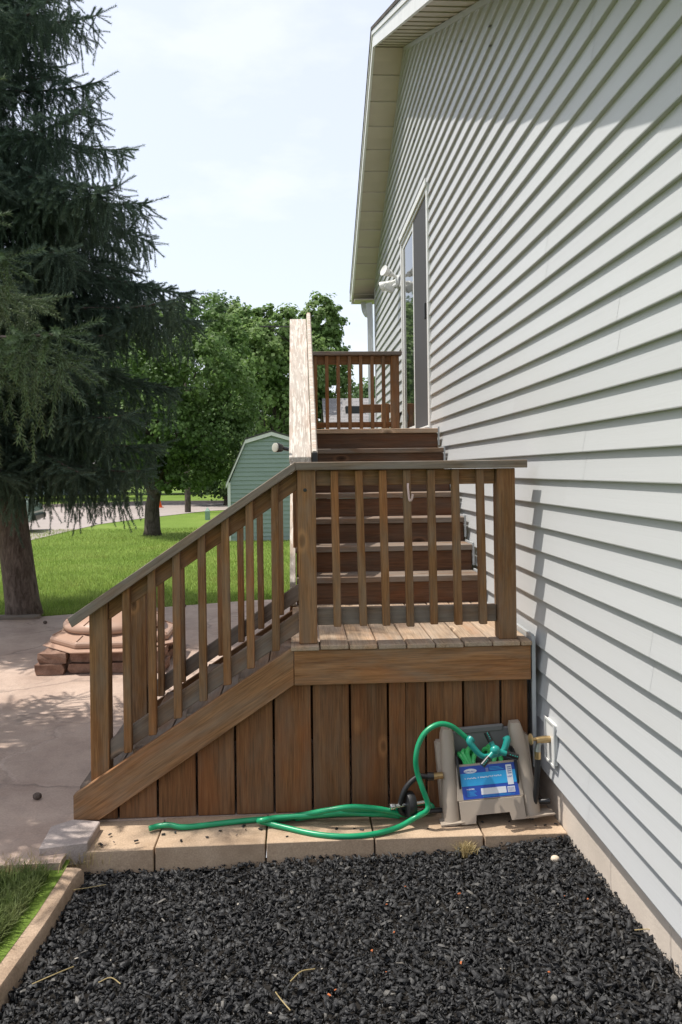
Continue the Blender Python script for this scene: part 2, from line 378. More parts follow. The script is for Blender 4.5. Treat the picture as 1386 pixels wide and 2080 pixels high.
M['shed'] = shed_mat('sage_green_siding', (.27, .335, .31))
M['cargreen'] = plain('grey_green_car_paint', (.20, .25, .225), .25, .6, var=.04)
M['orange'] = plain('orange_cone_plastic', (.75, .12, .02), .5, .4)
M['bluehouse'] = plain('pale_blue_siding', (.42, .50, .62), .7, .3)
M['labelblue'] = plain('label_blue', (.02, .07, .40), .35, .4, var=.05)
M['labelsky'] = plain('label_light_blue', (.03, .36, .72), .35, .4, var=.05)
M['labelwhite'] = plain('label_white', (.72, .74, .78), .4, .4, var=.04)
M['labelgrey'] = plain('label_print_grey', (.18, .22, .42), .4, .4, var=.04)

# ================================================================== GROUND
Y1 = 3.81                      # plane of the landing's front
CURB = [(-1.02, 3.6), (-1.02, 3.38), (-1.03, 3.1), (-1.06, 2.75), (-1.10, 2.3), (-1.16, 1.8), (-1.25, 1.2), (-1.34, .6)]
mb = MB(); gx_ = (-180, -6.0, 1.27, 220); gy_ = (-30, .6, 3.6, 320)
for i in range(3):
    for j in range(3):
        if (i, j) != (1, 1): mb.add([(gx_[i], gy_[j], -.03), (gx_[i + 1], gy_[j], -.03), (gx_[i + 1], gy_[j + 1], -.03), (gx_[i], gy_[j + 1], -.03)], [(0, 1, 2, 3)])
for (xa, ya), (xb, yb) in zip(CURB[:-1], CURB[1:]): mb.add([(-6, yb, -.03), (xb, yb, -.03), (xa, ya, -.03), (-6, ya, -.03)], [(0, 1, 2, 3)])
tag(mb.build('lawn', M['lawn'], origin=(0, 0, -.03)), kind='structure')
def ground_poly(name, pts, z0, z1, mat):
    mb = MB().prism([(p[0], p[1]) for p in pts], z0, z1, 2); return mb.build(name, mat, origin=(0, 0, 0))
pat = ground_poly('patio', [(-7, 3.36), (-1.04, 3.44), (-1.04, 3.848), (1.26, 3.848), (1.26, 9.6), (.6, 10.3), (-.6, 10.25), (-2.0, 9.75), (-3.0, 9.40), (-7, 9.15)], -.12, .0, M['patio'])
tag(pat, kind='structure')
lo = [(-60, 1112), (60, 1098), (200, 1065), (290, 1053), (420, 1038), (520, 1032), (700, 1027)]
hi = [(700, 1019), (460, 1021), (300, 1022), (100, 1029), (-60, 1031)]
rp = [PZ(*q, -.02) for q in lo] + [PZ(*q, -.02) for q in hi]
mb = MB(); mb.add([(p.x, p.y, -.018) for p in rp], [tuple(range(len(rp)))]); tag(mb.build('road', M['road'], origin=(0, 0, 0)), kind='structure')
kp = [PZ(*q, 0) for q in [(700, 1019), (460, 1021), (300, 1022), (100, 1029), (-60, 1031)]]
mb = MB()
for a, b in zip(kp[:-1], kp[1:]):
    n = (b - a).cross(Vector((0, 0, 1))).normalized() * -.25
    mb.add([(a.x, a.y, -.02), (b.x, b.y, -.02), (b.x + n.x, b.y + n.y, -.02), (a.x + n.x, a.y + n.y, -.02),
            (a.x, a.y, .12), (b.x, b.y, .12), (b.x + n.x, b.y + n.y, .12), (a.x + n.x, a.y + n.y, .12)], [(0, 1, 5, 4), (4, 5, 6, 7), (2, 3, 7, 6)])
tag(mb.build('kerb', M['slab']), kind='structure')
e = MB().box(-7, -3.0, 9.22, 9.32, -.05, .045).build('patio_edging', M['greywood'], bevel=.01)
tag(e, 'dark timber edging along the lawn side of the patio beneath the spruce trunk', 'edging')

# mulch bed
def mulch_z(x, y):
    t = np.clip((x - .75) / .5, 0, 1); t = t * t * (3 - 2 * t)
    return -.085 + .02 * x + t * (.05 + .05 * np.clip((3.4 - y) / .9, 0, 1)) + .012 * np.sin(x * 5.1 + y * 3) * np.cos(y * 4.3 - x * 2)
def bed():
    nx, ny = 40, 40; xs = np.linspace(0, 1, nx); ys = np.linspace(.6, 3.62, ny)
    V = [(x, y, mulch_z(x, y) - .018) for y in ys for t in xs for x in [np.interp(y, [c[1] for c in CURB[::-1]], [c[0] for c in CURB[::-1]]) * (1 - t) + 1.24 * t]]
    T = [(j * nx + i, j * nx + i + 1, (j + 1) * nx + i + 1, (j + 1) * nx + i) for j in range(ny - 1) for i in range(nx - 1)]
    return big_mesh('mulch_bed', V, T, M['soil'], smooth=True)
tag(bed(), kind='structure')
def chips():
    ntyp = 14; types = []
    for t in range(ntyp):
        n = 4 + t % 2; ang = np.sort(RNG.uniform(0, 2 * np.pi, n)); rad = RNG.uniform(.55, 1.25, n)
        bx = np.stack([rad * np.cos(ang) * RNG.uniform(.8, 1.5), rad * np.sin(ang) * RNG.uniform(.45, .8), RNG.uniform(-.28, -.1, n)], 1)
        tx = bx * RNG.uniform(.55, .9) + RNG.normal(0, .08, (n, 3)); tx[:, 2] = RNG.uniform(.05, .38, n)
        V = np.concatenate([bx, tx])
        T = [[(i), (i + 1) % n, n + (i + 1) % n] for i in range(n)] + [[i, n + (i + 1) % n, n + i] for i in range(n)] + [[n, n + i, n + i + 1] for i in range(1, n - 1)]
        types.append((V, np.array(T)))
    Vs = []; Ts = []; off = 0
    cnt = 37000; x = RNG.uniform(-1.05, 1.225, cnt); y = 3.60 - (3.60 - 2.0) * RNG.uniform(0, 1, cnt) ** 1.0
    ok = (y < 3.56) & (x > np.interp(y, [c[1] for c in CURB[::-1]], [c[0] for c in CURB[::-1]]) + .05); x = x[ok]; y = y[ok]
    for i in range(len(x)):
        V, T = types[i % ntyp]
        s = .0095 * min(2.3, np.exp(RNG.normal(0, .55))); a, b, c = RNG.uniform(0, 6.28), RNG.normal(0, .7), RNG.normal(0, .7)
        ca, sa = np.cos(a), np.sin(a); cb, sb = np.cos(b), np.sin(b); cc, sc_ = np.cos(c), np.sin(c)
        R = np.array([[ca, -sa, 0], [sa, ca, 0], [0, 0, 1]]) @ np.array([[1, 0, 0], [0, cb, -sb], [0, sb, cb]]) @ np.array([[cc, 0, sc_], [0, 1, 0], [-sc_, 0, cc]])
        Vs.append((V * s) @ R.T + np.array([x[i], y[i], mulch_z(x[i], y[i]) + RNG.uniform(-.014, .012)])); Ts.append(T + off); off += len(V)
    return big_mesh('black_mulch', np.concatenate(Vs), np.concatenate(Ts), M['mulch'])
tag(chips(), 'black rubber chip mulch filling the bed in front of the steps', 'mulch', kind='stuff')

# paver ledge
jx = [-1.03, -.66, -.165, .325, .825, 1.214]
lab = ['shaded tan paver at the far left of the ledge, beside the grey corner slab', 'shaded tan paver second from the left under the loose end of the green hose',
       'sunlit tan paver in the middle of the ledge under the arc of green hose', 'tan paver of the ledge under the left half of the hose box', 'tan paver at the right end of the ledge against the foundation']
for i in range(5):
    dz = [-.006, 0, .003, .0, -.002][i]
    yl = 3.53 + .02 * i
    p = MB().box(jx[i] + .004, jx[i + 1] - .004, 3.545 + .004 * (i % 2), 3.845, -.11, dz).build('paver', M['paver'], bevel=.003)
    tag(p, lab[i], 'paver', 'pavers of the ledge in front of the steps')
sp = MB().prism([tuple(PZ(*q, .035))[:2] for q in ((79, 1723), (178, 1711), (204, 1668), (149, 1664), (104, 1678))], -.06, .035, 2).build('corner_slab', M['slab'], bevel=.004)
tag(sp, 'grey concrete corner slab at the foot of the side stair', 'slab')
cp = [(-1.005, 3.46)] + CURB[1:]
mb = MB(); prof = [(-.060, -.2), (-.060, -.052), (-.048, -.036), (-.018, -.031), (.028, -.033), (.050, -.040), (.060, -.058), (.060, -.2)]
cps = smooth_path([(x, y, 0) for x, y in cp], 5); n = len(prof)
vs = [(p.x + q[0], p.y, q[1]) for p in cps for q in prof]
fs = [(i * n + k, (i + 1) * n + k, (i + 1) * n + k + 1, i * n + k + 1) for i in range(len(cps) - 1) for k in range(n - 1)] + [tuple(range(n))]
cb = mb.add(vs, fs).build('landscape_curb', M['curb'], smooth=True); tag(cb, 'tan concrete landscape curb along the left side of the mulch bed', 'curb')

# ================================================================== HOUSE
XW = 1.20; PKY, PKZ = 8.33, 6.168; SN, SF = .453, .513; YN, YF = -.6, 11.76
def zr(y): return PKZ - SN * (PKY - y) if y < PKY else PKZ - SF * (y - PKY)
house = thing('house', (4, 5, 0), 'house gable end with pale grey-green lap siding, white trim and tan soffit', 'house')
body = MB().prism([(YN, .22), (YF - .01, .22), (YF - .01, zr(YF)), (PKY, PKZ), (YN, zr(YN))], XW + .004, 8.0, 0)
body.build('wall_core', M['siding'], house)
E_ = .1183; Z0 = .195
DY0, DY1, DZ0, DZ1 = 6.94, 8.74, 2.015, 4.22
def yrange(z):
    a = max(YN, PKY - (PKZ - z) / SN); b = min(YF, PKY + (PKZ - z) / SF); return a, b
def siding_panel(ya, yb, ya2, yb2, z, h, proud=0, zt=None):
    x = XW - proud
    pr = [(x + .004, z), (x - .0225, z), (x - .0235, z + .004), (x - .0145, z + h * .45), (x - .0035, z + h), (x - .0025, z + h + .008)]
    n = len(pr); vs = []
    for s in (0, 1):
        for k, (px, pz) in enumerate(pr):
            t = min(1, (pz - z) / h); y = (ya + (ya2 - ya) * t) if s == 0 else (yb + (yb2 - yb) * t); vs.append((px, y, pz))
    fs = [(k, k + 1, n + k + 1, n + k) for k in range(n - 1)]
    return MB().add(vs, fs).build('siding_panel', M['siding'], house)
k = 0
while True:
    z = Z0 + k * E_
    if z + .02 > PKZ: break
    h = min(E_, PKZ - z - .005)
    a, b = yrange(z); a2, b2 = yrange(min(z + h, PKZ - .004))
    off = 3.22 - ((k // 2) * 1.42) % 3.66 if k // 2 != 6 else 3.22
    cuts = sorted([c for c in [off + i * 3.66 for i in range(-3, 6)] if a + .3 < c < b - .3])
    segs = []; prev = a
    for c in cuts: segs.append((prev, c)); prev = c
    segs.append((prev, b))
    hole = DZ0 - .03 < z + h / 2 < DZ1 + .02
    for i, (s0, s1) in enumerate(segs):
        parts = [(s0, s1)]
        if hole:
            parts = []
            if s0 < DY0: parts.append((s0, min(s1, DY0)))
            if s1 > DY1: parts.append((max(s0, DY1), s1))
        for q0, q1 in parts:
            f0 = q0 == a; f1 = q1 == b
            siding_panel(q0 - (0 if f0 or hole else .02), q1, a2 if f0 else q0 - (0 if hole else .02), b2 if f1 else q1, z, h, .0007 * (i % 2))
    k += 1
# foundation
ys = [YN, .1, .75, 1.4, 2.05, 2.55, 3.05, 3.62, 4.2, 5.2, 6.2, 7.2, 8.2, 9.2, 10.2, 11.6]
for a, b in zip(ys[:-1], ys[1:]):
    MB().box(1.214 + random.uniform(-.001, .001), 1.30, a + .002, b - .002, -.3, .185).build('foundation_panel', M['found'], house, bevel=.003)
MB().box(1.29, 7.9, YN + .05, 11.5, -.3, .215).build('foundation_core', M['found'], house)
MB().box(XW - .006, 1.32, YN, YF - .02, .187, .194).build('starter_strip', M['siding'], house)
MB().box(XW - .03, XW + .06, YF - .05, YF + .03, .25, zr(YF) - .02).build('corner_trim', M['siding'], house, bevel=.004)
# roof
OX = .845
def slope_box(x0, x1, ya, yb, d0, d1, name, mat, bev=0):
    return MB().prism([(ya, zr(ya) + d0), (yb, zr(yb) + d0), (yb, zr(yb) + d1), (ya, zr(ya) + d1)], x0, x1, 0).build(name, mat, house, bevel=bev)
YR0, YR1 = YN - .35, 12.07
slope_box(OX - .02, 8.4, YR0 - .05, PKY, .165, .20, 'roof_slope', M['shingle']); slope_box(OX - .02, 8.4, PKY, YR1 + .05, .165, .20, 'roof_slope', M['shingle'])
slope_box(OX, OX + .025, YR0, PKY, -.012, .163, 'rake_fascia', M['white']); slope_box(OX, OX + .025, PKY, YR1, -.012, .163, 'rake_fascia', M['white'])
slope_box(OX - .012, OX - .001, YR0, PKY, .115, .164, 'drip_edge', M['white']); slope_box(OX - .012, OX - .001, PKY, YR1, .115, .164, 'drip_edge', M['white'])
slope_box(OX + .03, 8.2, YR0 + .1, PKY - .02, .03, .16, 'roof_deck', M['greywood']); slope_box(OX + .03, 8.2, PKY + .02, YR1 - .02, .03, .16, 'roof_deck', M['greywood'])
def soffit_run(ya, yb, w):
    n = int(round(abs(yb - ya) / w)); 
    for i in range(n):
        a = ya + (yb - ya) * i / n; b = ya + (yb - ya) * (i + 1) / n
        g = .004; dd = .0 if i % 2 == 0 else .009
        MB().prism([(a + g, zr(a + g) + dd), (b - g, zr(b - g) + dd), (b - g, zr(b - g) + .018), (a + g, zr(a + g) + .018)], OX + .026, XW + .0035, 0).build('soffit_panel', M['soffit'], house)
soffit_run(PKY + .01, YR1 - .01, .146); soffit_run(2.0, PKY - .01, .146)
slope_box(OX + .026, XW + .003, YR0, 1.99, 0, .018, 'soffit_panel', M['soffit'])
slope_box(XW - .03, XW - .004, YN, PKY - .012, -.045, -.002, 'rake_trim', M['siding']); slope_box(XW - .03, XW - .004, PKY + .012, YF - .05, -.045, -.002, 'rake_trim', M['siding'])
MB().box(OX, 8.3, YR1, YR1 + .02, zr(YR1) - .03, zr(YR1) + .165).build('eave_fascia', M['white'], house)
MB().box(OX + .03, 8.2, YF + .02, YR1 - .002, zr(YR1) - .028, zr(YR1) - .012).build('eave_soffit', M['soffit'], house)
MB().box(OX - .02, 8.3, YR1 + .022, YR1 + .14, zr(YR1) + .03, zr(YR1) + .15).build('gutter', M['metalwhite'], house, bevel=.01)
# downspout at the far corner
zt = zr(YR1) - .03
dp = smooth_path([(1.02, 11.97, zt), (1.035, 11.95, zt - .12), (1.08, 11.87, zt - .22), (1.11, 11.81, zt - .32), (1.11, 11.81, .2)], 4)
MB().tube(dp, .052, 4).build('downspout', M['metalwhite'], house)
# patio door
dfm = MB(); fw = .075
dfm.box(XW - .034, XW - .0, DY0, DY0 + .06, DZ0, DZ1).box(XW - .034, XW - .0, DY1 - .06, DY1, DZ0, DZ1)
dfm.box(XW - .034, XW - .0, DY0 + .061, DY1 - .061, DZ1 - .07, DZ1).box(XW - .034, XW - .0, DY0 + .061, DY1 - .061, DZ0, DZ0 + .05)
door = dfm.build('patio_door', M['white'], house, bevel=.004)
MB().box(XW - .05, XW - .036, DY0 - .01, DY1 + .01, DZ1 - .035, DZ1 + .03).build('head_trim', M['white'], door, bevel=.003)
MB().box(XW - .075, XW - .036, DY0 + .0, DY1 - .0, DZ0 - .005, DZ0 + .035).build('sill', M['white'], door, bevel=.004)
ymid = 7.83
MB().box(XW - .022, XW - .014, DY0 + .075, ymid, DZ0 + .06, DZ1 - .08).build('screen', M['screen'], door)
MB().box(XW - .010, XW - .004, ymid + .05, DY1 - .12, DZ0 + .10, DZ1 - .13).build('pane', M['glass'], door)
st = MB(); st.box(XW - .024, XW - .003, ymid + .002, ymid + .048, DZ0 + .055, DZ1 - .075).box(XW - .018, XW - .003, DY1 - .118, DY1 - .062, DZ0 + .055, DZ1 - .075)
st.box(XW - .018, XW - .003, ymid + .05, DY1 - .12, DZ1 - .128, DZ1 - .075).box(XW - .018, XW - .003, ymid + .05, DY1 - .12, DZ0 + .055, DZ0 + .098)
st.build('sash', M['white'], door, bevel=.003)
MB().box(XW - .05, XW - .023, DY0 + .085, DY0 + .115, 3.02, 3.17).build('handle', M['black'], door, bevel=.006)

# floodlight on the wall past the door
fl = thing('floodlight', (XW - .02, 9.0, 3.80), 'white twin floodlight with motion sensor on the siding beyond the patio door', 'light')
fy, fz = 9.02, 3.83
Mx = Matrix.Translation((XW - .017, fy, fz)) @ Matrix.Rotation(-math.pi / 2, 4, 'Y')
MB(Mx).lathe([(.075, 0), (.078, .02), (.055, .04)], 20).build('base_plate', M['metalwhite'], fl, smooth=True)
for sgn, el, zz in ((-1, .35, .05), (1, -.35, .02)):
    d = Vector((-1, sgn * .55, el)).normalized(); p0 = Vector((XW - .05, fy + sgn * .03, fz + zz))
    MB().tube([p0, p0 + d * .06], .018, 10).build('swivel_arm', M['white'], fl, smooth=True)
    q = Matrix.Translation(p0 + d * .055) @ d.to_track_quat('Z', 'Y').to_matrix().to_4x4()
    MB(q).lathe([(.02, 0), (.032, .012), (.036, .035), (.034, .055), (.045, .07), (.060, .12), (.062, .13), (.05, .128), (.0, .118)], 18).build('lamp_head', M['white'], fl, smooth=True)
    MB(q).lathe([(.03, .05), (.041, .051), (.041, .054), (.03, .055)], 18).build('cooling_ring', M['metalwhite'], fl, smooth=True)
q = Matrix.Translation((XW - .12, fy - .01, fz - .075)) @ Matrix.Rotation(.5, 4, 'Y')
sn = MB(q).box(-.075, .05, -.035, .035, -.045, .035).build('motion_sensor', M['white'], fl, bevel=.014, seg=2)
MB(q).box(-.078, -.0755, -.006, .006, -.03, .02).build('sensor_slot', M['black'], sn)
MB().tube([(XW - .05, fy - .01, fz - .03), (XW - .10, fy - .01, fz - .06)], .014, 8).build('sensor_arm', M['white'], fl, smooth=True)

# ================================================================== STAIRCASE
S = thing('wooden_staircase', (.5, 4.4, 0), 'weathered brown wooden deck stairs with landing, railings and plank skirt against the siding', 'stairs')
W_, G_, K_, P_, D_, R_ = M['wood'], M['greywood'], M['skirt'], M['pale'], M['deckwood'], M['redwood']
ZD = .825
# landing
vboard('rim_board', -.030, 1.130, Y1, Y1 + .038, .632, .7995, M['rim'], S, 'x')
ed = [-.048, .095, .236, .376, .516, .656, .796, .936, 1.076, 1.135]
for i, (a, b) in enumerate(zip(ed[:-1], ed[1:])):
    dz = random.uniform(-.002, .003)
    vboard('deck_board', a + .003, b - .003, 3.792 + random.uniform(-.003, .004), 4.9505, .802 + dz, ZD + dz, D_, S, 'y', .004)
for x in (0.02, .55, 1.05): vboard('joist', x, x + .038, 3.85, 4.94, .62, .799, W_, S, 'y')
# skirt boards
SL = (.82 - .138) / (1.087 - .032)             # slope of the side stair
def str_top(x): return .82 + SL * (x + .032)
def str_bot(x): return .634 + .665 * (x + .034)
gx = [-1.0, -.885, -.697, -.509, -.322, -.134, .053, .240, .427, .514, .614, .801, .988, 1.128]
for i, (a, b) in enumerate(zip(gx[:-1], gx[1:])):
    g = .0055 if i not in (8, 9) else (.0055, .001)[0]
    a_, b_ = a + (.0008 if i == 9 else .0055), b - (.0008 if i == 8 else .0055)
    if b <= -.03:
        za, zb = max(.03, str_bot(a_) + .05), max(.05, str_bot(b_) + .05)
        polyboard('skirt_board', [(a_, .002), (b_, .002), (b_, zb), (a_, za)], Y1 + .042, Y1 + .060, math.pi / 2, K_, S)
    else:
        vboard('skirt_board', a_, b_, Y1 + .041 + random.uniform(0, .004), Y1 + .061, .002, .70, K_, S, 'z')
for i in range(11):          # added unseen planks under the landing, blocking light behind the skirt gaps
    a = -.9 + i * .186; zt2 = .60 if a > -.2 else max(.08, str_bot(a) + .05)
    vboard('light_block_board', a, a + .183, 4.905, 4.925, .002, zt2, K_, S, 'z')
# side stair
XL = -1.087
sp_ = [(XL, .022), (-.966, .016), (-.0325, .634), (-.0325, .818), (XL, .138)]
ang = math.atan(SL)
for y0 in (Y1 + .001, 4.86):
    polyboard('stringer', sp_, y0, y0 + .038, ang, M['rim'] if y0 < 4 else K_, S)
RUN = .2545; RIS = .165
for i in range(1, 5):
    xr = -.03 - RUN * (4 - i); z = RIS * i
    vboard('tread', xr - RUN - .02, xr - RUN + .115, Y1 + .045, 4.856, z - .036, z, M['oldwood'], S, 'y'); vboard('tread', xr - RUN + .12, xr - .002, Y1 + .045, 4.856, z - .036, z, M['oldwood'], S, 'y')
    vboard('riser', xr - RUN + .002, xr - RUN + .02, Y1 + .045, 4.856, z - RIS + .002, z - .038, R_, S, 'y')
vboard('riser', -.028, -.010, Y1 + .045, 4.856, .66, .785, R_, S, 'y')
CS = (1.715 - .981) / (1.104 - .014)           # slope of the side rail cap
ca = math.atan(CS)
def cap_bot(x): return 1.671 + CS * (x + .014)
def low_top(x): return .981 + .654 * x
def side_rail(yc, front):
    # sloped cap, rail, lower rail, posts and balusters in one plane; yc = centre of the rail
    polyboard('rail_cap', [(-1.082, .937), (-.0145, 1.672), (-.0145, 1.714), (-1.104, .981)], yc - .085, yc + .058, ca, G_, S)
    polyboard('handrail', [(-.925, cap_bot(-.925) - .100), (-.006, cap_bot(-.006) - .100), (-.006, cap_bot(-.006) - .002), (-.925, cap_bot(-.925) - .002)], yc - .019, yc + .019, ca, W_, S)
    polyboard('lower_rail', [(-.925, low_top(-.925) - .1), (-.006, low_top(-.006) - .1), (-.006, low_top(-.006)), (-.925, low_top(-.925))], yc - .019, yc + .019, ca, M['oldwood'], S)
    polyboard('post', [(-1.014, .002 if front else .01), (-.926, .002 if front else .01), (-.926, cap_bot(-.926) - .002), (-1.014, cap_bot(-1.014) - .002)], yc - .035, yc + .053, math.pi / 2, W_, S)
    for i in range(7):
        x = -.833 + i * .1193 + random.uniform(-.004, .004); lean = random.uniform(-.004, .004)
        polyboard('baluster', [(x + lean - .0185, low_top(x) - .112), (x + lean + .0185, low_top(x) - .108), (x + .0185, cap_bot(x + .0185) - .002), (x - .0185, cap_bot(x - .0185) - .002)], yc - .058, yc - .0195, math.pi / 2, W_, S)
side_rail(3.888, True); side_rail(4.835, False)
# landing rail
vboard('rail_cap', -.0138, 1.122, 3.803, 3.946, 1.672, 1.711, G_, S, 'x')
vboard('handrail', .086, .976, 3.869, 3.907, 1.594, 1.670, W_, S, 'x'); vboard('lower_rail', .086, .976, 3.869, 3.907, .910, .993, M['oldwood'], S, 'x')
lp = vboard('post', -.0045, .084, 3.834, 3.923, ZD + .002, 1.6705, W_, S, 'z'); vboard('post', .979, 1.068, 3.834, 3.923, ZD + .002, 1.6705, W_, S, 'z')
for i in range(7):
    x = .180 + i * .1197 + random.uniform(-.003, .003)
    board('baluster', (x + .006 + random.uniform(-.004, .004), 3.8495, .905 + random.uniform(-.008, .006)), (x - .006, 3.8495, 1.668), .037, .037, (1, 0, 0), W_, S)
kh = Matrix.Translation((.032, 3.8335, 1.575)) @ Matrix.Rotation(math.pi / 2, 4, 'X')
MB(kh).lathe([(.009, -.004), (.009, .002), (.0, .0025)], 12).build('knot_hole', M['black'], lp)
# upper flight
NR = 7; UR, UZ = .248, .168; UY0, UZ0 = 4.93, .998
XT0, XT1 = -.018, 1.150
for k in range(NR):
    y = UY0 + UR * k; z = UZ0 + UZ * k
    if k < NR - 1:
        vboard('tread', XT0, XT1, y, y + .132, z - .036, z, M['oldwood'], S, 'x'); vboard('tread', XT0, XT1, y + .137, y + UR + .0205, z - .036, z, M['oldwood'], S, 'x')
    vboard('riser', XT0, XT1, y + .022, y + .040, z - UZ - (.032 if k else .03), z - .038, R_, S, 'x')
zt_ = UZ0 + UZ * 6; yt_ = UY0 + UR * 6
for i in range(15): vboard('deck_board', XT0 - .03, XT1, yt_ + i * .140, yt_ + i * .140 + .135, zt_ - .036, zt_, D_, S, 'x')
US = UZ / UR
sp2 = [(UY0 - .03, .83), (UY0 + .22, .83), (yt_ + .06, zt_ - .25), (yt_ + .06, zt_ - .02), (UY0 - .03, UZ0 - .02)]
for x0 in (-.060, 1.075): polyboard('stringer', sp2 if x0 < 0 else [(q[0] + .06, q[1] - .19) for q in sp2[1:4]] + [(UY0 + .06, .80), (UY0 + .3, .64)][:1], x0, x0 + .036, math.atan(US), P_ if x0 < 0 else W_, S, ax=0)
vboard('stringer_foot', -.062, -.020, UY0 - .03, UY0 + .08, .70, .826, K_, S, 'y')
CY0, CY1, CZ0 = 5.0, 6.80, 1.757; UC = .678
def ucap(y): return CZ0 + UC * (y - CY0)
polyboard('rail_cap', [(CY0, CZ0 - .045), (CY1, ucap(CY1) - .045), (CY1, ucap(CY1)), (CY0, CZ0)], -.056, .084, math.atan(UC), P_, S, ax=0)
polyboard('handrail', [(CY0 + .02, CZ0 - .135), (CY1, ucap(CY1) - .15), (CY1, ucap(CY1) - .047), (CY0 + .02, CZ0 - .047 + .0136)], .0, .038, math.atan(UC), W_, S, ax=0)
polyboard('lower_rail', [(CY0 + .09, 1.13), (CY1, 1.13 + UC * (CY1 - CY0 - .09)), (CY1, 1.21 + UC * (CY1 - CY0 - .09)), (CY0 + .09, 1.21)], .0, .038, math.atan(UC), W_, S, ax=0)
vboard('post', -.012, .077, 4.995, 5.084, ZD + .18, CZ0 - .050, W_, S, 'z')
for i in range(14):
    y = 5.19 + i * .1195
    if y > 6.72: break
    vboard('baluster', -.0385, -.001, y, y + .037, 1.06 + UC * (y - 5.09), ucap(y) - .05, W_, S, 'z')
gp = [Vector((.106, CY0 + .01 + t * (1.84), ucap(CY0 + .01 + t * 1.84) + .012)) for t in (0, .33, .66, 1)]
gr = MB()
vsg = [(-.018, -.03), (.018, -.03), (.019, .005), (.012, .022), (-.012, .022), (-.019, .005)]
dirv = (gp[-1] - gp[0]).normalized(); upv = Vector((1, 0, 0)).cross(dirv)
gm = Matrix(((dirv.x, 1, upv.x, gp[0].x), (dirv.y, 0, upv.y, gp[0].y), (dirv.z, 0, upv.z, gp[0].z), (0, 0, 0, 1)))
gl = (gp[-1] - gp[0]).length
grv = MB(gm).add([(s * gl, a, b) for s in (0, 1) for a, b in vsg], [tuple(range(6)), tuple(range(11, 5, -1))] + [(i, (i + 1) % 6, (i + 1) % 6 + 6, i + 6) for i in range(6)])
grv.build('grip_rail', P_, S, bevel=.003)
MB().box(.088, .124, CY0 - .006, CY0 + .014, CZ0 - .045, CZ0 + .03).build('grip_rail_bracket', M['black'], S, bevel=.006)
# upper deck rails and frame
vboard('post', -.012, .077, 6.80, 6.889, .0, 2.90, W_, S, 'z'); vboard('post', -.012, .077, 8.40, 8.489, .0, 2.89, W_, S, 'z'); vboard('post', 1.005, 1.094, 8.40, 8.489, zt_ + .002, 2.893, W_, S, 'z')
vboard('rail_cap', -.056, .084, 6.802, 8.36, 2.895, 2.933, G_, S, 'y'); vboard('rail_cap', -.056, 1.122, 8.362, 8.50, 2.895, 2.933, G_, S, 'x')
vboard('handrail', .0, .038, 6.89, 8.398, 2.80, 2.893, W_, S, 'y'); vboard('lower_rail', .0, .038, 6.89, 8.398, 2.10, 2.18, W_, S, 'y')
vboard('handrail', .078, 1.004, 8.435, 8.473, 2.805, 2.893, W_, S, 'x'); vboard('lower_rail', .078, 1.004, 8.435, 8.473, 2.128, 2.185, W_, S, 'x')
for i in range(12): vboard('baluster', -.0385, -.001, 6.96 + i * .12, 6.997 + i * .12, 2.06, 2.892, W_, S, 'z')
for i in range(7): vboard('baluster', .178 + i * .1215, .215 + i * .1215, 8.396, 8.434, 2.11, 2.892, W_, S, 'z')
vboard('rim_board', -.056, -.019, 6.45, 8.52, zt_ - .23, zt_ - .04, W_, S, 'y'); vboard('rim_board', -.018, 1.11, 8.50, 8.538, zt_ - .23, zt_ - .04, W_, S, 'x')
vboard('post', 1.0, 1.089, 8.40, 8.489, .0, zt_ - .04, W_, S, 'z')
# rail board of the stair that drops away beyond the deck
b0 = PY(737, 829, 9.4)
vboard('far_rail', b0.x, 1.178, 9.40, 9.44, b0.z - .055, b0.z + .045, W_, S, 'x'); vboard('far_post', 1.0, 1.089, 9.30, 9.389, 0, b0.z + .045, W_, S, 'z')
# flashing between steps and siding (belongs to the house)
MB().box(1.1365, 1.154, 3.815, 3.83, .20, .842).build('flashing', M['flash'], house)
MB().box(1.1366, 1.153, 3.832, 4.93, ZD - .01, ZD + .022).build('flashing', M['flash'], house)
for k in range(NR):
    y = UY0 + UR * k; z = UZ0 + UZ * k
    MB().box(XT1 + .001, XT1 + .014, y + .004, y + .010, z - UZ + .03, z + .012).build('flashing', M['flash'], house)
    if k < NR - 1: MB().box(XT1 + .002, XT1 + .012, y + .011, y + UR - .01, z - .002, z + .012).build('flashing', M['flash'], house)
# pink hook on the railing
hk = [PY(829, 982, 3.827), PY(829, 990, 3.822), PY(831, 1010, 3.82), PY(833, 1017, 3.812), PY(837, 1013, 3.80), PY(838.5, 1004, 3.795)]
h = MB().tube(smooth_path(hk, 4), .0055, 8).build('plastic_hook', M['pink'], smooth=True); tag(h, 'pink and white plastic hook on a middle baluster of the landing rail', 'hook')
# spotlight and plant bracket on the upper rail post
sl = thing('spotlight', (-.06, 5.03, 1.78), 'small black spotlight with pale lens clamped to the foot of the pale stair rail', 'light')
a = PY(572, 910, 5.03); c = PY(560, 909, 5.0)
MB().tube([(-.057, 5.03, a.z - .01), tuple(a)], .012, 8).build('clamp_arm', M['black'], sl, smooth=True)
dq = (Vector(c) - Vector(a)).normalized(); q = Matrix.Translation(a) @ dq.to_track_quat('Z', 'Y').to_matrix().to_4x4()
MB(q).lathe([(.012, -.012), (.024, 0), (.03, .03), (.031, .045)], 14).build('lamp_head', M['black'], sl, smooth=True)
MB(q).lathe([(.0295, .046), (.029, .054), (.0, .058)], 14).build('lens', plain('pale_lens', (.55, .53, .47), .2), sl, smooth=True)
pb = MB(); pY = 6.84; p0 = PY(527, 663, pY); p1 = PY(588, 664, pY); p2 = PY(584, 703, pY)
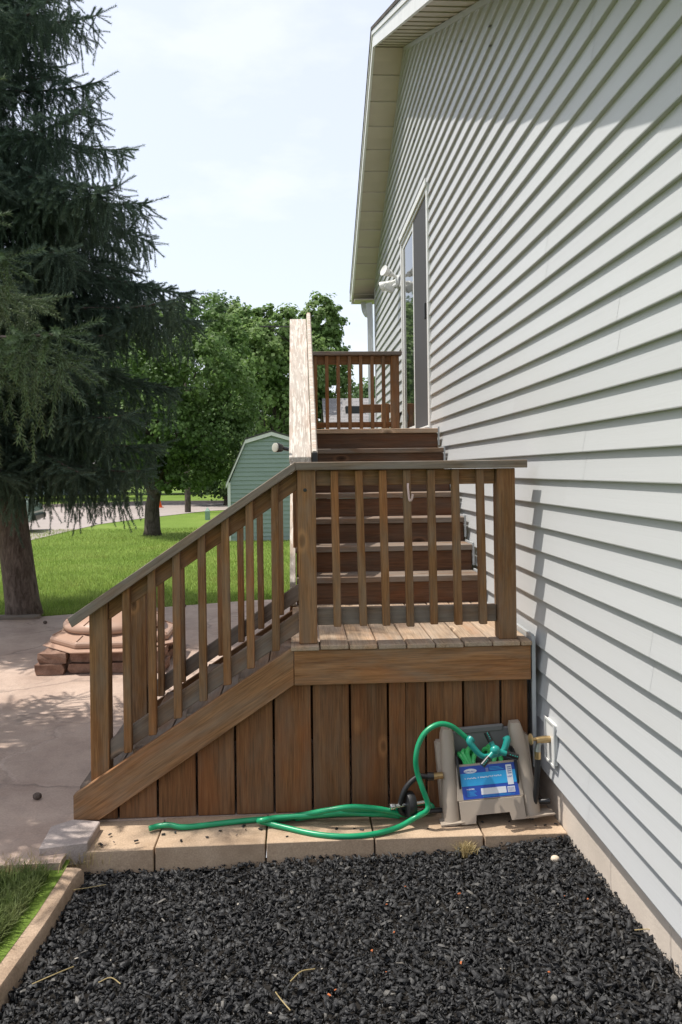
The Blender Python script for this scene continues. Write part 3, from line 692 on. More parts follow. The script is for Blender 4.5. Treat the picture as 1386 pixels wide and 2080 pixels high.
pb.tube([p0 + Vector((0, 0, .02)), p0, (-.013, pY, p1.z)], .0055, 6).tube([p0 + Vector((.07, 0, 0)), (-.013, pY, p2.z)], .0045, 6)
o = pb.build('plant_bracket', M['black']); tag(o, 'thin black plant bracket reaching out from the upper railing post', 'bracket')
# dark fixture beyond the far railing
lz = PY(792, 845, 9.1)
wl = thing('dark_wall_fixture', (XW - .05, 9.1, lz.z - .08), 'small rounded black fixture with white patch low on the siding beyond the far railing', 'fixture')
MB().box(XW - .02, XW - .012, 9.04, 9.16, lz.z - .09, lz.z + .06).build('back_plate', M['black'], wl, bevel=.003)
MB().ball((XW - .06, 9.1, lz.z - .02), (.05, .06, .085), 14, 10).build('housing', M['black'], wl, smooth=True)
MB().box(XW - .07, XW - .05, 9.03, 9.042, lz.z - .035, lz.z + .01).build('white_patch', M['white'], wl, bevel=.003)

# ================================================================== HOSE BOX, HOSE, TAP
BX = Matrix.Translation((.898, 3.742, .020)) @ Matrix.Rotation(math.radians(-4.5), 4, 'Y') @ Matrix.Rotation(math.radians(-2), 4, 'Z') @ Matrix.Diagonal((.92, .68, .95, 1))
hb = thing('hose_box', (.88, 3.70, 0), 'taupe plastic hose reel box with blue label standing on the paver ledge', 'hose box')
T_ = M['taupe']
def ub(u): return u
for sgn in (-1, 1):
    # side column: leaning, tapered, rounded
    n = 9; vs = []
    secs = [(-.005, .208, -.150, .044, .115), (.10, .204, -.118, .042, .105), (.26, .192, -.055, .038, .085), (.40, .182, -.002, .033, .062), (.432, .180, .012, .025, .045)]
    for (w_, uc, vf, hw, dep) in secs:
        for k in range(n):
            t = math.pi * k / (n - 1); vs.append((sgn * (uc - 0) - math.cos(t) * hw * sgn, vf + dep * .45 - math.sin(t) * dep * .45, w_))
        vs += [(sgn * (uc + hw), vf + dep * 1.6, w_), (sgn * (uc - hw), vf + dep * 1.6, w_)]
    m = n + 2
    fs = [(i * m + k, i * m + (k + 1) % m, (i + 1) * m + (k + 1) % m, (i + 1) * m + k) for i in range(len(secs) - 1) for k in range(m)] + [tuple(range(m)), tuple(range((len(secs) - 1) * m, len(secs) * m))]
    MB(BX).add(vs, fs).build('side_column', T_, hb, smooth=True)
    MB(BX).prism([(-.05, 0), (.14, 0), (.14, .36), (.05, .36)], sgn * .205, sgn * .246, 0).build('side_panel', T_, hb, bevel=.008, seg=2)
# front panel with the arch cut out of its foot
fp = [(-.165, .028), (-.165, 0), (-.092, 0), (-.085, .036), (.085, .036), (.092, 0), (.165, 0), (.165, .028)]
mb = MB(BX)
def fpz(u, w_, d=0): return (u, -.158 + w_ * .40 + d, w_)
nf = len(fp); top = [(.165, .100), (-.165, .100)]
ol = fp[:1] + fp[1:] + top
vs = [fpz(u, w_) for u, w_ in ol] + [fpz(u, w_, .02) for u, w_ in ol]; n = len(ol)
mb.add(vs, [tuple(range(n)), tuple(range(2 * n - 1, n - 1, -1))] + [(i, (i + 1) % n, (i + 1) % n + n, i + n) for i in range(n)]).build('foot_band', T_, hb)
mb = MB(BX); ol = [(-.172, .1005), (.172, .1005), (.156, .262), (-.156, .262)]
vs = [fpz(u, w_, .006) for u, w_ in ol] + [fpz(u, w_, .024) for u, w_ in ol]; n = 4
mb.add(vs, [(0, 1, 2, 3), (7, 6, 5, 4)] + [(i, (i + 1) % n, (i + 1) % n + n, i + n) for i in range(n)]).build('front_panel', T_, hb, bevel=.003)
for sgn, uc in ((-1, -.21), (1, .225)):   # flared foot lip
    MB(BX).add([(uc - .06, -.165, .002), (uc + .06 + (.03 if sgn > 0 else 0), -.160, .006), (uc + .06 + (.03 if sgn > 0 else 0), -.06, .004), (uc - .06, -.06, .002),
                (uc - .06, -.165, .010), (uc + .06 + (.03 if sgn > 0 else 0), -.160, .013), (uc + .06, -.06, .012), (uc - .06, -.06, .010)],
               [(0, 1, 2, 3), (4, 5, 6, 7), (0, 1, 5, 4), (1, 2, 6, 5), (2, 3, 7, 6), (3, 0, 4, 7)]).build('foot_lip', T_, hb)
MB(BX).box(-.165, .165, .105, .125, .0, .395).build('back_panel', M['greyplastic'], hb, bevel=.006)
MB(BX).box(-.13, .13, .098, .130, .375, .412).build('back_rim', M['greyplastic'], hb, bevel=.008)
MB(BX).box(-.160, .160, -.09, .10, .02, .10).build('tray', M['black'], hb)
rm = BX @ Matrix.Translation((0, .015, .20)) @ Matrix.Rotation(math.pi / 2, 4, 'Y')
MB(rm).lathe([(.115, -.155), (.115, -.145), (.05, -.14), (.05, .14), (.115, .145), (.115, .155)], 24).build('reel_drum', M['black'], hb, smooth=True)
for i, u in enumerate((-.118, -.098, -.076, -.052, .02, .045, .07)):
    pts = [BX @ Vector((u + .012 * math.sin(3 * t + i), .035 - .066 * math.cos(t), .225 + (.072 + .012 * (i % 3)) * math.sin(t))) for t in np.linspace(-.3, 2.6, 14)]
    MB().tube(pts, .0115, 8).build('reel_hose_loop', M['hoselight'], hb, smooth=True)
# label
def lab_pt(u, w_, d): return fpz(u, w_, .006 - d)
nv = nrm((0, -1, .40)); lx = Vector((1, 0, 0)); ly = nrm((0, .40, 1))
def lab_quad(u0, u1, w0, w1, d, name, mat, par, skew=0):
    mb = MB(BX); ol = [(u0, w0), (u1, w0), (u1 + skew, w1), (u0 + skew, w1)]
    vs = [lab_pt(u, w_, d) for u, w_ in ol] + [lab_pt(u, w_, d - .0006) for u, w_ in ol]
    return mb.add(vs, [(0, 1, 2, 3), (7, 6, 5, 4)] + [(i, (i + 1) % 4, (i + 1) % 4 + 4, i + 4) for i in range(4)]).build(name, mat, par)
LB = lab_quad(-.140, .150, .106, .254, .0008, 'label', M['labelblue'], hb, -.004)
lab_quad(-.142, .146, .165, .222, .0016, 'label_band', M['labelsky'], LB, -.002)
lab_quad(-.045, .085, .122, .150, .0016, 'label_box', M['labelwhite'], LB)
lab_quad(.092, .130, .122, .148, .0016, 'label_barcode', M['labelwhite'], LB)
lab_quad(.098, .128, .156, .246, .0024, 'label_strip', M['labelwhite'], LB, -.002)
for i in range(5): lab_quad(.096 + i * .0065, .099 + i * .0065, .125, .145, .0024, 'barcode_bar', M['labelgrey'], LB)
for i in range(5): lab_quad(-.118, -.118 + .05 - .006 * (i % 3), .120 + i * .0055, .1215 + i * .0055, .0016, 'print_line', M['labelsky'], LB)
for i in range(3): lab_quad(-.04, .125 - .02 * i, .1115 + i * .0035, .1125 + i * .0035, .0016, 'print_line', M['labelsky'], LB)
for i in range(4): lab_quad(.103, .123, .205 + i * .009, .210 + i * .009, .0030, 'print_line', M['labelgrey'], LB)
for i in range(3): lab_quad(.012, .085 - .01 * i, .228 + i * .006, .2305 + i * .006, .0016, 'print_line', M['labelsky'], LB)
lab_quad(-.008, .006, .222, .240, .0020, 'print_badge', M['labelgrey'], LB)
ov = MB(BX); cu, cw = -.088, .232
vs = [lab_pt(cu, cw, .0022)] + [lab_pt(cu + .034 * math.cos(t), cw + .0105 * math.sin(t), .0022) for t in np.linspace(0, 2 * math.pi, 20, endpoint=False)]
ov.add(vs, [(0, i + 1, (i + 1) % 20 + 1) for i in range(20)]).build('logo_oval', M['labelwhite'], LB)
def text(body, size, u, w_, d, mat, par, name):
    cv = bpy.data.curves.new(name, 'FONT'); cv.body = body; cv.size = size; cv.align_x = 'LEFT'; cv.extrude = .0002; cv.offset = size * .018
    to = bpy.data.objects.new(name, cv); COL.objects.link(to)
    dg = bpy.context.evaluated_depsgraph_get(); me = bpy.data.meshes.new_from_object(to.evaluated_get(dg)); bpy.data.objects.remove(to)
    me.materials.clear(); me.materials.append(mat)
    p = Vector(lab_pt(u, w_, d)); nn = lx.cross(ly)
    W = BX @ Matrix(((lx.x, ly.x, nn.x, p.x), (lx.y, ly.y, nn.y, p.y), (lx.z, ly.z, nn.z, p.z), (0, 0, 0, 1)))
    return link(bpy.data.objects.new(name, me), par, W)
text('HOSE HIDEAWAY', .0245, -.122, .197, .0024, M['labelwhite'], LB, 'lettering')
text('SUNCAST', .0125, -.1185, .2275, .0030, M['labelblue'], LB, 'lettering')
text('USA', .0135, .0990, .190, .0032, M['labelblue'], LB, 'lettering')
text('HOSE REEL', .0085, -.118, .148, .0018, M['labelwhite'], LB, 'lettering')
# inlet fitting, crank wheel and leader hose on the left
ft = PY(880, 1577, 3.70)
MB().tube([ft + Vector((.045, .01, 0)), ft + Vector((-.0, 0, 0))], .016, 10).build('inlet_fitting', M['brass'], hb, smooth=True)
MB().tube([ft + Vector((.002, 0, 0)), ft + Vector((-.028, 0, .001))], .019, 10).build('coupling', M['black'], hb, smooth=True)
lead = smooth_path([ft + Vector((-.025, 0, 0)), PY(848, 1578, 3.70), PY(825, 1600, 3.69), PY(814, 1630, 3.69), PY(816, 1650, 3.70), PY(835, 1655, 3.72)], 6)
MB().tube(lead, .0125, 10).build('leader_hose', M['rubber'], hb, smooth=True)
wc = PY(832, 1633, 3.70); wm = Matrix.Translation(wc) @ Matrix.Rotation(math.radians(14), 4, 'Z') @ Matrix.Rotation(math.pi / 2, 4, 'Y')
cwh = MB(wm).lathe([(.02, -.022), (.056, -.018), (.060, -.008), (.060, .008), (.056, .018), (.02, .022)], 28).build('crank_wheel', M['rubber'], hb, smooth=True)
MB(wm).lathe([(.010, -.075), (.010, .085)], 12).build('axle', M['chrome'], cwh, smooth=True)
MB(wm).lathe([(.013, -.098), (.015, -.09), (.015, -.076), (.011, -.07)], 12).build('knob', M['chrome'], cwh, smooth=True)
MB().tube([wc + Vector((.06, 0, -.04)), wc + Vector((.18, .02, -.042))], .012, 8).build('base_rail', M['black'], hb, smooth=True)
hA = PY(1072, 1628, 3.70); hB = PY(1118, 1627, 3.66)
MB().tube([hA, hB], .012, 10).build('crank_handle', M['black'], hb, smooth=True)
MB().tube([PY(1090, 1628, 3.685), PY(1086, 1655, 3.71)], .014, 8).build('crank_arm', M['black'], hb, smooth=True)

# three-arm sprinkler lying in the top of the box
sq = thing('lawn_sprinkler', tuple(BX @ Vector((.03, -.03, .26))), 'teal three-arm lawn sprinkler with black tips lying on the hose box', 'sprinkler')
hub = BX @ Vector((.032, -.068, .298))
def sp_at(x, y, Y): return PY(x, y, Y)
hx = 1006; hy = 1524; HY = 3.63
hub = sp_at(hx, hy, HY)
ring = smooth_path([sp_at(958, 1500, 3.66), sp_at(955, 1508, 3.65), sp_at(972, 1530, 3.64), sp_at(985, 1537, 3.64), sp_at(1005, 1533, 3.65), sp_at(1022, 1526, 3.66), sp_at(1030, 1505, 3.67), sp_at(1028, 1498, 3.68)], 5)
nr = len(ring); MB().tube(ring, [.0195 - .007 * math.sin(math.pi * i / (nr - 1)) for i in range(nr)], 10).build('base', M['teal'], sq, smooth=True)
MB().ball(hub, (.024, .021, .023), 16, 10).build('hub', M['teal'], sq, smooth=True)
MB().tube([hub + Vector((0, .005, -.0)), hub + Vector((0, .03, -.03))], .016, 10).build('stem', M['teal'], sq, smooth=True)
for (x, y, Yt) in ((988, 1487, 3.655), (980, 1555, 3.60), (1052, 1538, 3.63)):
    e_ = sp_at(x, y, Yt); mid = hub.lerp(e_, .48)
    ar = MB().tube([hub, mid], .012, 10).build('arm', M['teal'], sq, smooth=True)
    MB().tube([mid, e_], .0145, 10).build('nozzle_tip', M['black'], ar, smooth=True)
    up = (Vector((0, -1, .35)) - (e_ - mid).normalized() * (Vector((0, -1, .35)).dot((e_ - mid).normalized()))).normalized()
    jet = MB()
    for t in (.3, .5, .7, .88): jet.ball(mid.lerp(e_, t) + up * .0138, .003, 6, 4)
    jet.build('spray_jets', M['teal'], ar)

# garden hose
def LZ(x, y, z): p = PZ(x, y, z); return p
R_H = .0125
path = [LZ(303, 1683, .014), LZ(322, 1678, .016), LZ(345, 1676, .022), LZ(368, 1680, .016), LZ(400, 1678, .014), LZ(450, 1672, .014), LZ(520, 1665, .014), LZ(600, 1660, .014), LZ(690, 1654, .016), LZ(780, 1652, .016),
        LZ(850, 1652, .016), Vector((.63, 3.77, .03)), Vector((.58, 3.80, .05)), LZ(780, 1652, .045), LZ(700, 1651, .055), LZ(640, 1656, .05), LZ(600, 1658, .045), LZ(560, 1661, .042), LZ(535, 1666, .040), LZ(526, 1668, .032),
        LZ(540, 1671, .022), LZ(580, 1681, .015), LZ(640, 1694, .014), LZ(700, 1699, .014), LZ(760, 1694, .014), LZ(810, 1680, .022), LZ(845, 1660, .05), PY(866, 1648, 3.62),
        PY(869, 1632, 3.625), PY(858, 1600, 3.63), PY(848, 1570, 3.64), PY(845, 1540, 3.64), PY(852, 1508, 3.65), PY(868, 1484, 3.66), PY(892, 1471, 3.67), PY(915, 1474, 3.68), PY(935, 1488, 3.69), PY(955, 1507, 3.69), PY(972, 1530, 3.69)]
gh = MB().tube(smooth_path(path, 7), R_H, 12).build('garden_hose', M['hose'], smooth='all'); tag(gh, 'green garden hose lying along the skirt and looping up into the hose box', 'hose')
c2 = [LZ(560, 1666, .016), LZ(620, 1656, .03), LZ(680, 1647, .06), LZ(730, 1643, .075), LZ(780, 1648, .055), LZ(830, 1656, .02)]
c3 = [LZ(600, 1663, .018), LZ(650, 1656, .03), LZ(710, 1652, .04), LZ(770, 1654, .03), LZ(812, 1658, .018)]
c4 = [LZ(548, 1665, .018), LZ(610, 1656, .045), LZ(670, 1645, .088), LZ(720, 1639, .10), LZ(775, 1644, .08), LZ(820, 1655, .03)]
for nme, pts in (('green hose loop rising highest behind the arc of hose', c4), ('green hose loop resting between two others beside the reel', c2), ('lowest short green hose loop on the sunlit paver', c3)):
    o = MB().tube(smooth_path(pts, 7), R_H, 10).build('hose_loop', M['hose'], smooth='all'); tag(o, nme, 'hose', 'loops of the coiled hose')

# tap on its mounting block, with supply hose
tp = thing('outdoor_tap', (XW - .05, 3.48, .33), 'brass outdoor tap on a white mounting block with black hose hanging from it', 'tap')
ty0, ty1 = 3.59, 3.72
MB().box(XW - .030, XW - .012, ty0, ty1, .285, .475).build('mounting_block', M['white'], tp, bevel=.004)
fr = MB(); fr.box(XW - .036, XW - .031, ty0 - .008, ty0 + .004, .278, .482).box(XW - .036, XW - .031, ty1 - .004, ty1 + .008, .278, .482).box(XW - .036, XW - .031, ty0 + .0045, ty1 - .0045, .472, .482).box(XW - .036, XW - .031, ty0 + .0045, ty1 - .0045, .278, .288)
fr.build('block_trim', M['white'], tp)
tc_ = Vector((XW - .06, 3.655, .390))
MB().tube([(XW - .028, 3.655, .390), tc_, tc_ + Vector((-.035, 0, -.004))], [.016, .017, .015], 10).build('tap_body', M['brass'], tp, smooth=True)
MB(Matrix.Translation(tc_ + Vector((-.055, -.0, .002))) @ Matrix.Rotation(-math.pi / 2, 4, 'Y')).lathe([(.008, -.02), (.008, .0), (.026, .002), (.028, .008), (.02, .014), (.0, .015)], 10).build('tap_handle', M['brass'], tp, smooth=True)
MB().tube([tc_ + Vector((-.02, 0, 0)), tc_ + Vector((-.028, 0, -.035)), tc_ + Vector((-.03, 0, -.055))], [.013, .013, .016], 10).build('spout', plain('grey_metal', (.30, .31, .30), .35, .5, .8), tp, smooth=True)
sp0 = tc_ + Vector((-.03, 0, -.055))
MB().tube([sp0, sp0 + Vector((0, 0, -.035))], .0155, 8).build('hose_collar', M['brass'], tp, smooth=True)
MB().tube(smooth_path([sp0 + Vector((0, 0, -.03)), sp0 + Vector((-.004, 0, -.12)), sp0 + Vector((-.012, .005, -.22)), sp0 + Vector((-.03, .015, -.322))], 6), .0135, 10).build('supply_hose', M['rubber'], tp, smooth=True)
o = MB().tube(smooth_path([(1.02, 3.79, .30), (1.03, 3.765, .18), (1.025, 3.76, .06), (1.0, 3.76, .014)], 6), .012, 8).build('hose_tail', M['hose'], smooth='all'); tag(o, 'short green hose end hanging behind the box near the tap', 'hose')

# ================================================================== FIRE PIT
fc = Vector((-1.66, 7.17, 0)); fpit = thing('fire_pit', tuple(fc), 'tan fire pit with domed lid on a square base of rough brown stone blocks', 'fire pit')
def rough_block(name, cx, cy, cz, sx, sy, sz, rz, mat, par):
    bm = bmesh.new(); bmesh.ops.create_cube(bm, size=1); bmesh.ops.subdivide_edges(bm, edges=bm.edges[:], cuts=1, use_grid_fill=True)
    for v in bm.verts:
        f = 1 - .06 * (abs(v.co.x) > .4) * (abs(v.co.z) > .4)
        v.co = Vector((v.co.x * sx * f + random.uniform(-.008, .008), v.co.y * sy * f + random.uniform(-.009, .009), v.co.z * sz + random.uniform(-.002, .002)))
    me = bpy.data.meshes.new(name); bm.to_mesh(me); bm.free(); me.materials.append(mat)
    return link(bpy.data.objects.new(name, me), par, Matrix.Translation((cx, cy, cz)) @ Matrix.Rotation(rz, 4, 'Z'))
hs = .51
for c in range(2):
    h0 = hs - .022 * c; z = .046 + .088 * c
    for sx in (-1, 1):
        for sy in (-1, 1):
            rough_block('corner_stone', fc.x + sx * (h0 - .09), fc.y + sy * (h0 - .09), z, .24, .24, .084, random.uniform(-.05, .05), M['stone'], fpit)
    for q in range(4):
        for t in (-.135, .135):
            dx, dy = ((t, -1), (t, 1), (-1, t), (1, t))[q]
            px_ = fc.x + (dx if abs(dx) < 1 else dx * (h0 - .055)); py_ = fc.y + (dy if abs(dy) < 1 else dy * (h0 - .055))
            rough_block('face_stone', px_, py_, z, .26, .11, .080, 0 if q < 2 else math.pi / 2, M['stone'], fpit)
MB().box(fc.x - .43, fc.x + .43, fc.y - .43, fc.y + .43, .0, .176).build('base_core', M['stone'], fpit)
MB().lathe([(.60, .178), (.615, .190), (.56, .205)], 8, (fc.x, fc.y, 0), math.pi / 8).build('base_rim', M['lid'], fpit, bevel=.006)
MB().lathe([(.548, .206), (.552, .245), (.535, .262), (.44, .300), (.43, .303)], 8, (fc.x, fc.y, 0), math.pi / 8).build('lid', M['lid'], fpit, bevel=.008)
MB().lathe([(.425, .304), (.440, .318), (.440, .345), (.415, .375), (.32, .412), (.17, .436), (.0, .442)], 36, (fc.x, fc.y, 0)).build('lid_dome', M['lid'], fpit, smooth='all')
for k in range(12):
    a = 2 * math.pi * k / 12 + .1
    MB().tube([(fc.x + r_ * math.cos(a), fc.y + r_ * math.sin(a), z_ + .003) for r_, z_ in ((.18, .436), (.32, .412), (.415, .375))], .006, 6).build('lid_rib', M['lid'], fpit, smooth=True)
for k in range(8):
    a = 2 * math.pi * k / 8 + math.pi / 8
    MB().tube([(fc.x + r_ * math.cos(a), fc.y + r_ * math.sin(a), z_ + .002) for r_, z_ in ((.45, .298), (.53, .264))], .006, 6).build('lid_rib', M['lid'], fpit, smooth=True)

# pine cones and small things on the patio
spots = [(76, 1617, 'dark pine cone on the shaded patio left of the stair foot'), (92, 1264, 'dark pine cone on the patio near the timber edging'), (375, 1230, 'pine cone on the patio behind the side stair')]
for x, y, lb in spots:
    p = PZ(x, y, .018); o = MB().ball(p, (.024, .018, .018), 10, 7).build('pine_cone', M['bark'], smooth='all'); tag(o, lb, 'pine cone', 'pine cones on the patio')

# ================================================================== SHED
sb = PZ(467, 1100, -.03); SY = sb.y
def shp(x, y): p = PY(x, y, SY); return (p.x, p.z)
shed = thing('garden_shed', (PY(552, 1000, SY).x, SY + 1.3, -.03), 'sage green gambrel-roofed garden shed with white trim on the lawn', 'shed')
xc = PY(552, 900, SY).x
prof = []
for (x, y) in ((467, 1100), (467, 980), (501, 896), (552, 881)): prof.append(shp(x, y))
hw = [(xc - p[0], p[1]) for p in prof]
outl = [(xc - w_, z) for w_, z in hw] + [(xc + w_, z) for w_, z in reversed(hw[:-1])]
MB().prism(outl, SY + .02, SY + 2.4, 1).build('body', M['shed'], shed)
z = -.02; ztop = hw[-1][1]
def half_w(z):
    if z < hw[1][1]: return hw[0][0]
    for (w0, z0_), (w1, z1_) in ((hw[1], hw[2]), (hw[2], hw[3])):
        if z0_ <= z <= z1_: return w0 + (w1 - w0) * (z - z0_) / max(1e-6, z1_ - z0_)
    return 0
while z < ztop - .05:
    zz = min(z + .105, ztop - .01); a0, a1 = half_w(z), half_w(zz)
    MB().add([(xc - a0, SY - .012, z), (xc + a0, SY - .012, z), (xc + a1, SY + .004, zz), (xc - a1, SY + .004, zz), (xc - a0, SY + .019, z), (xc + a0, SY + .019, z), (xc + a1, SY + .019, zz), (xc - a1, SY + .019, zz)],
             [(0, 1, 2, 3), (0, 4, 5, 1), (0, 3, 7, 4), (1, 5, 6, 2)]).build('siding_board', M['shed'], shed); z += .105
rp_ = [(hw[1][0] + .09, hw[1][1] - .05), (hw[2][0] + .03, hw[2][1] + .03), (0, hw[3][1] + .045)]
for sgn in (-1, 1):
    for (w0, z0_), (w1, z1_) in zip(rp_[:-1], rp_[1:]):
        MB().prism([(xc + sgn * w0, z0_), (xc + sgn * w1, z1_), (xc + sgn * w1, z1_ - .09), (xc + sgn * w0, z0_ - .09)], SY - .06, SY - .025, 1).build('rake_trim', M['white'], shed)
        MB().prism([(xc + sgn * w0, z0_ + .005), (xc + sgn * w1, z1_ + .005), (xc + sgn * w1, z1_ + .04), (xc + sgn * w0, z0_ + .04)], SY - .07, SY + 2.45, 1).build('roof_slope', M['shinglegrey'], shed)
    MB().box(xc + sgn * hw[0][0] - .035, xc + sgn * hw[0][0] + .035, SY - .03, SY - .014, -.02, hw[1][1]).build('corner_trim', M['white'], shed)

# ================================================================== FAR THINGS
def gable_house(name, x0, x1, y0, y1, hw_, hr, wall, roof, label):
    t = thing(name, ((x0 + x1) / 2, (y0 + y1) / 2, -.03), label, 'house'); ym = (y0 + y1) / 2
    MB().prism([(y0, -.03), (y1, -.03), (y1, hw_), (ym, hr - .15), (y0, hw_)], x0, x1, 0).build('wall', wall, t)
    for ya in (y0 - .4, y1 + .4):
        zz = hw_ - .4 * (hr - hw_) / (ym - y0)
        MB().prism([(ya, zz), (ym, hr), (ym, hr + .1), (ya, zz + .1)], x0 - .3, x1 + .3, 0).build('roof_slope', roof, t)
    n = max(2, int((x1 - x0) / 3))
    for i in range(n):
        cx = x0 + (i + .5) * (x1 - x0) / n
        f = MB().box(cx - .55, cx + .55, y0 - .06, y0 - .005, 1.0, 2.2).build('window', M['white'], t); MB().box(cx - .47, cx + .47, y0 - .075, y0 - .062, 1.08, 2.12).build('pane', M['glass'], f)
    return t
p0 = PY(656, 822, 33); nh = gable_house('neighbour_house', p0.x + .3, p0.x + 14, 30, 38, 2.5, p0.z + .25, M['white'], M['shinglegrey'], 'neighbouring house with grey shingle roof seen through the far railing')
pv = PY(718, 826, 33); MB().box(pv.x - .35, pv.x + .35, 32.6, 33.2, p0.z - .65, p0.z - .1).build('roof_vent', M['black'], nh)
p1 = PY(112, 990, 62); gable_house('blue_house', p1.x - 4, p1.x + 3.2, 62, 70, 2.3, 4.6, M['bluehouse'], M['shinglegrey'], 'pale blue house glimpsed far off beneath the spruce branches')
def car(name, cx, cy, rz, mat, label):
    base = Matrix.Translation((cx, cy, -.018)) @ Matrix.Rotation(rz, 4, 'Z')
    t = thing(name, (cx, cy, -.018), label, 'car')
    pr = [(-2.2, .32), (-2.25, .62), (-2.1, .92), (-1.5, .98), (-.75, 1.42), (.7, 1.45), (1.45, 1.02), (2.15, .86), (2.25, .55), (2.2, .3)]
    MB(base).prism(pr, -.82, .82, 1).build('body', mat, t, bevel=.06, seg=2)
    for s in (-1, 1):
        MB(base).prism([(-1.35, .99), (-.72, 1.37), (-.05, 1.39), (-.05, .99)], s * .822, s * .835, 1).build('window', M['glass'], t); MB(base).prism([(.03, .99), (.03, 1.39), (.66, 1.39), (1.28, 1.0)], s * .822, s * .835, 1).build('window', M['glass'], t)
        for x in (-1.4, 1.4):
            q = base @ Matrix.Translation((x, s * .74, .32)) @ Matrix.Rotation(math.pi / 2, 4, 'X')
            wh = MB(q).lathe([(.2, -.11), (.30, -.11), (.32, -.08), (.32, .08), (.30, .11), (.2, .11)], 20).build('wheel', M['rubber'], t, smooth=True)
            MB(q).lathe([(.0, -.125), (.19, -.12), (.2, .12), (.0, .125)], 16).build('rim', M['chrome'], wh, smooth=True)
    MB(base).box(2.2, 2.3, -.8, .8, .36, .52).build('bumper', M['black'], t, bevel=.03)
cg = PZ(60, 1088, -.02); car('parked_car', cg.x - 2.5, cg.y + 1.4, .12, M['cargreen'], 'grey-green car parked on the road behind the spruce trunk')
cc_ = PZ(323, 1031, -.02); cn = thing('traffic_cone', tuple(cc_), 'small orange traffic cone at the far side of the road', 'cone')
MB().lathe([(.17, .03), (.03, .52), (.0, .53)], 14, tuple(cc_)).build('cone_body', M['orange'], cn, smooth=True); MB().box(cc_.x - .2, cc_.x + .2, cc_.y - .2, cc_.y + .2, cc_.z, cc_.z + .03).build('base', M['orange'], cn)
MB().lathe([(.118, .20), (.079, .32)], 14, tuple(cc_)).build('white_band', M['white'], cn, smooth=True)
up_ = PZ(382, 1041, -.03); o = MB().tube([(up_.x, up_.y, -.1), (up_.x, up_.y, 3), (up_.x, up_.y, 6.5)], [.13, .12, .10], 10).build('utility_pole', M['bark2'], smooth=True); tag(o, 'dark slim utility pole rising into the trees beside the road', 'pole')
gp_ = PZ(422, 1056, -.03); mb = MB().box(gp_.x - .08, gp_.x + .08, gp_.y - .08, gp_.y + .08, -.03, .28); mb.add([(gp_.x - .09, gp_.y - .09, .28), (gp_.x + .09, gp_.y - .09, .28), (gp_.x + .09, gp_.y + .09, .28), (gp_.x - .09, gp_.y + .09, .28), (gp_.x, gp_.y, .42)], [(0, 1, 4), (1, 2, 4), (2, 3, 4), (3, 0, 4), (0, 3, 2, 1)])
o = mb.build('utility_pedestal', plain('pale_green_metal', (.22, .33, .26), .5)); tag(o, 'small pale green utility pedestal on the lawn left of the shed', 'pedestal')

# ================================================================== TREES
def rot_to(dirs):
    d = dirs / np.linalg.norm(dirs, axis=1, keepdims=True); up = np.where(np.abs(d[:, 2:3]) > .9, np.array([[1., 0, 0]]), np.array([[0, 0, 1.]]))
    u = np.cross(d, up); u /= np.linalg.norm(u, axis=1, keepdims=True); v = np.cross(d, u); return np.stack([u, v, d], 2)
def stamp(templV, templT, pos, dirs, scale, roll):
    R = rot_to(dirs); c, s_ = np.cos(roll), np.sin(roll); Z_ = np.zeros_like(c); O = np.ones_like(c)
    Rr = np.stack([np.stack([c, -s_, Z_], 1), np.stack([s_, c, Z_], 1), np.stack([Z_, Z_, O], 1)], 1); R = R @ Rr
    V = np.einsum('nij,vj->nvi', R, templV) * scale[:, None, None] + pos[:, None, :]
    n, k = len(pos), len(templV); T = templT[None] + (np.arange(n) * k)[:, None, None]
    return V.reshape(-1, 3), T.reshape(-1, templT.shape[1])
def brush(nring=11, per=6, Ln=.2, nl=.038):
    V = []; T = []
    for i in range(nring):
        z = Ln * i / (nring - 1)
        for k in range(per):
            a = 2 * math.pi * (k + (i % 2) * .5) / per + RNG.normal(0, .2); t = .75 + RNG.normal(0, .15)
            d = np.array([math.cos(a) * math.sin(t), math.sin(a) * math.sin(t), math.cos(t)]); sd_ = np.array([-math.sin(a), math.cos(a), 0]) * .0048
            b = np.array([0, 0, z]); n = len(V); V += [b - sd_, b + sd_, b + d * nl * RNG.uniform(.75, 1.1)]; T.append((n, n + 1, n + 2))
    return np.array(V), np.array(T)
BR = [brush() for _ in range(3)]
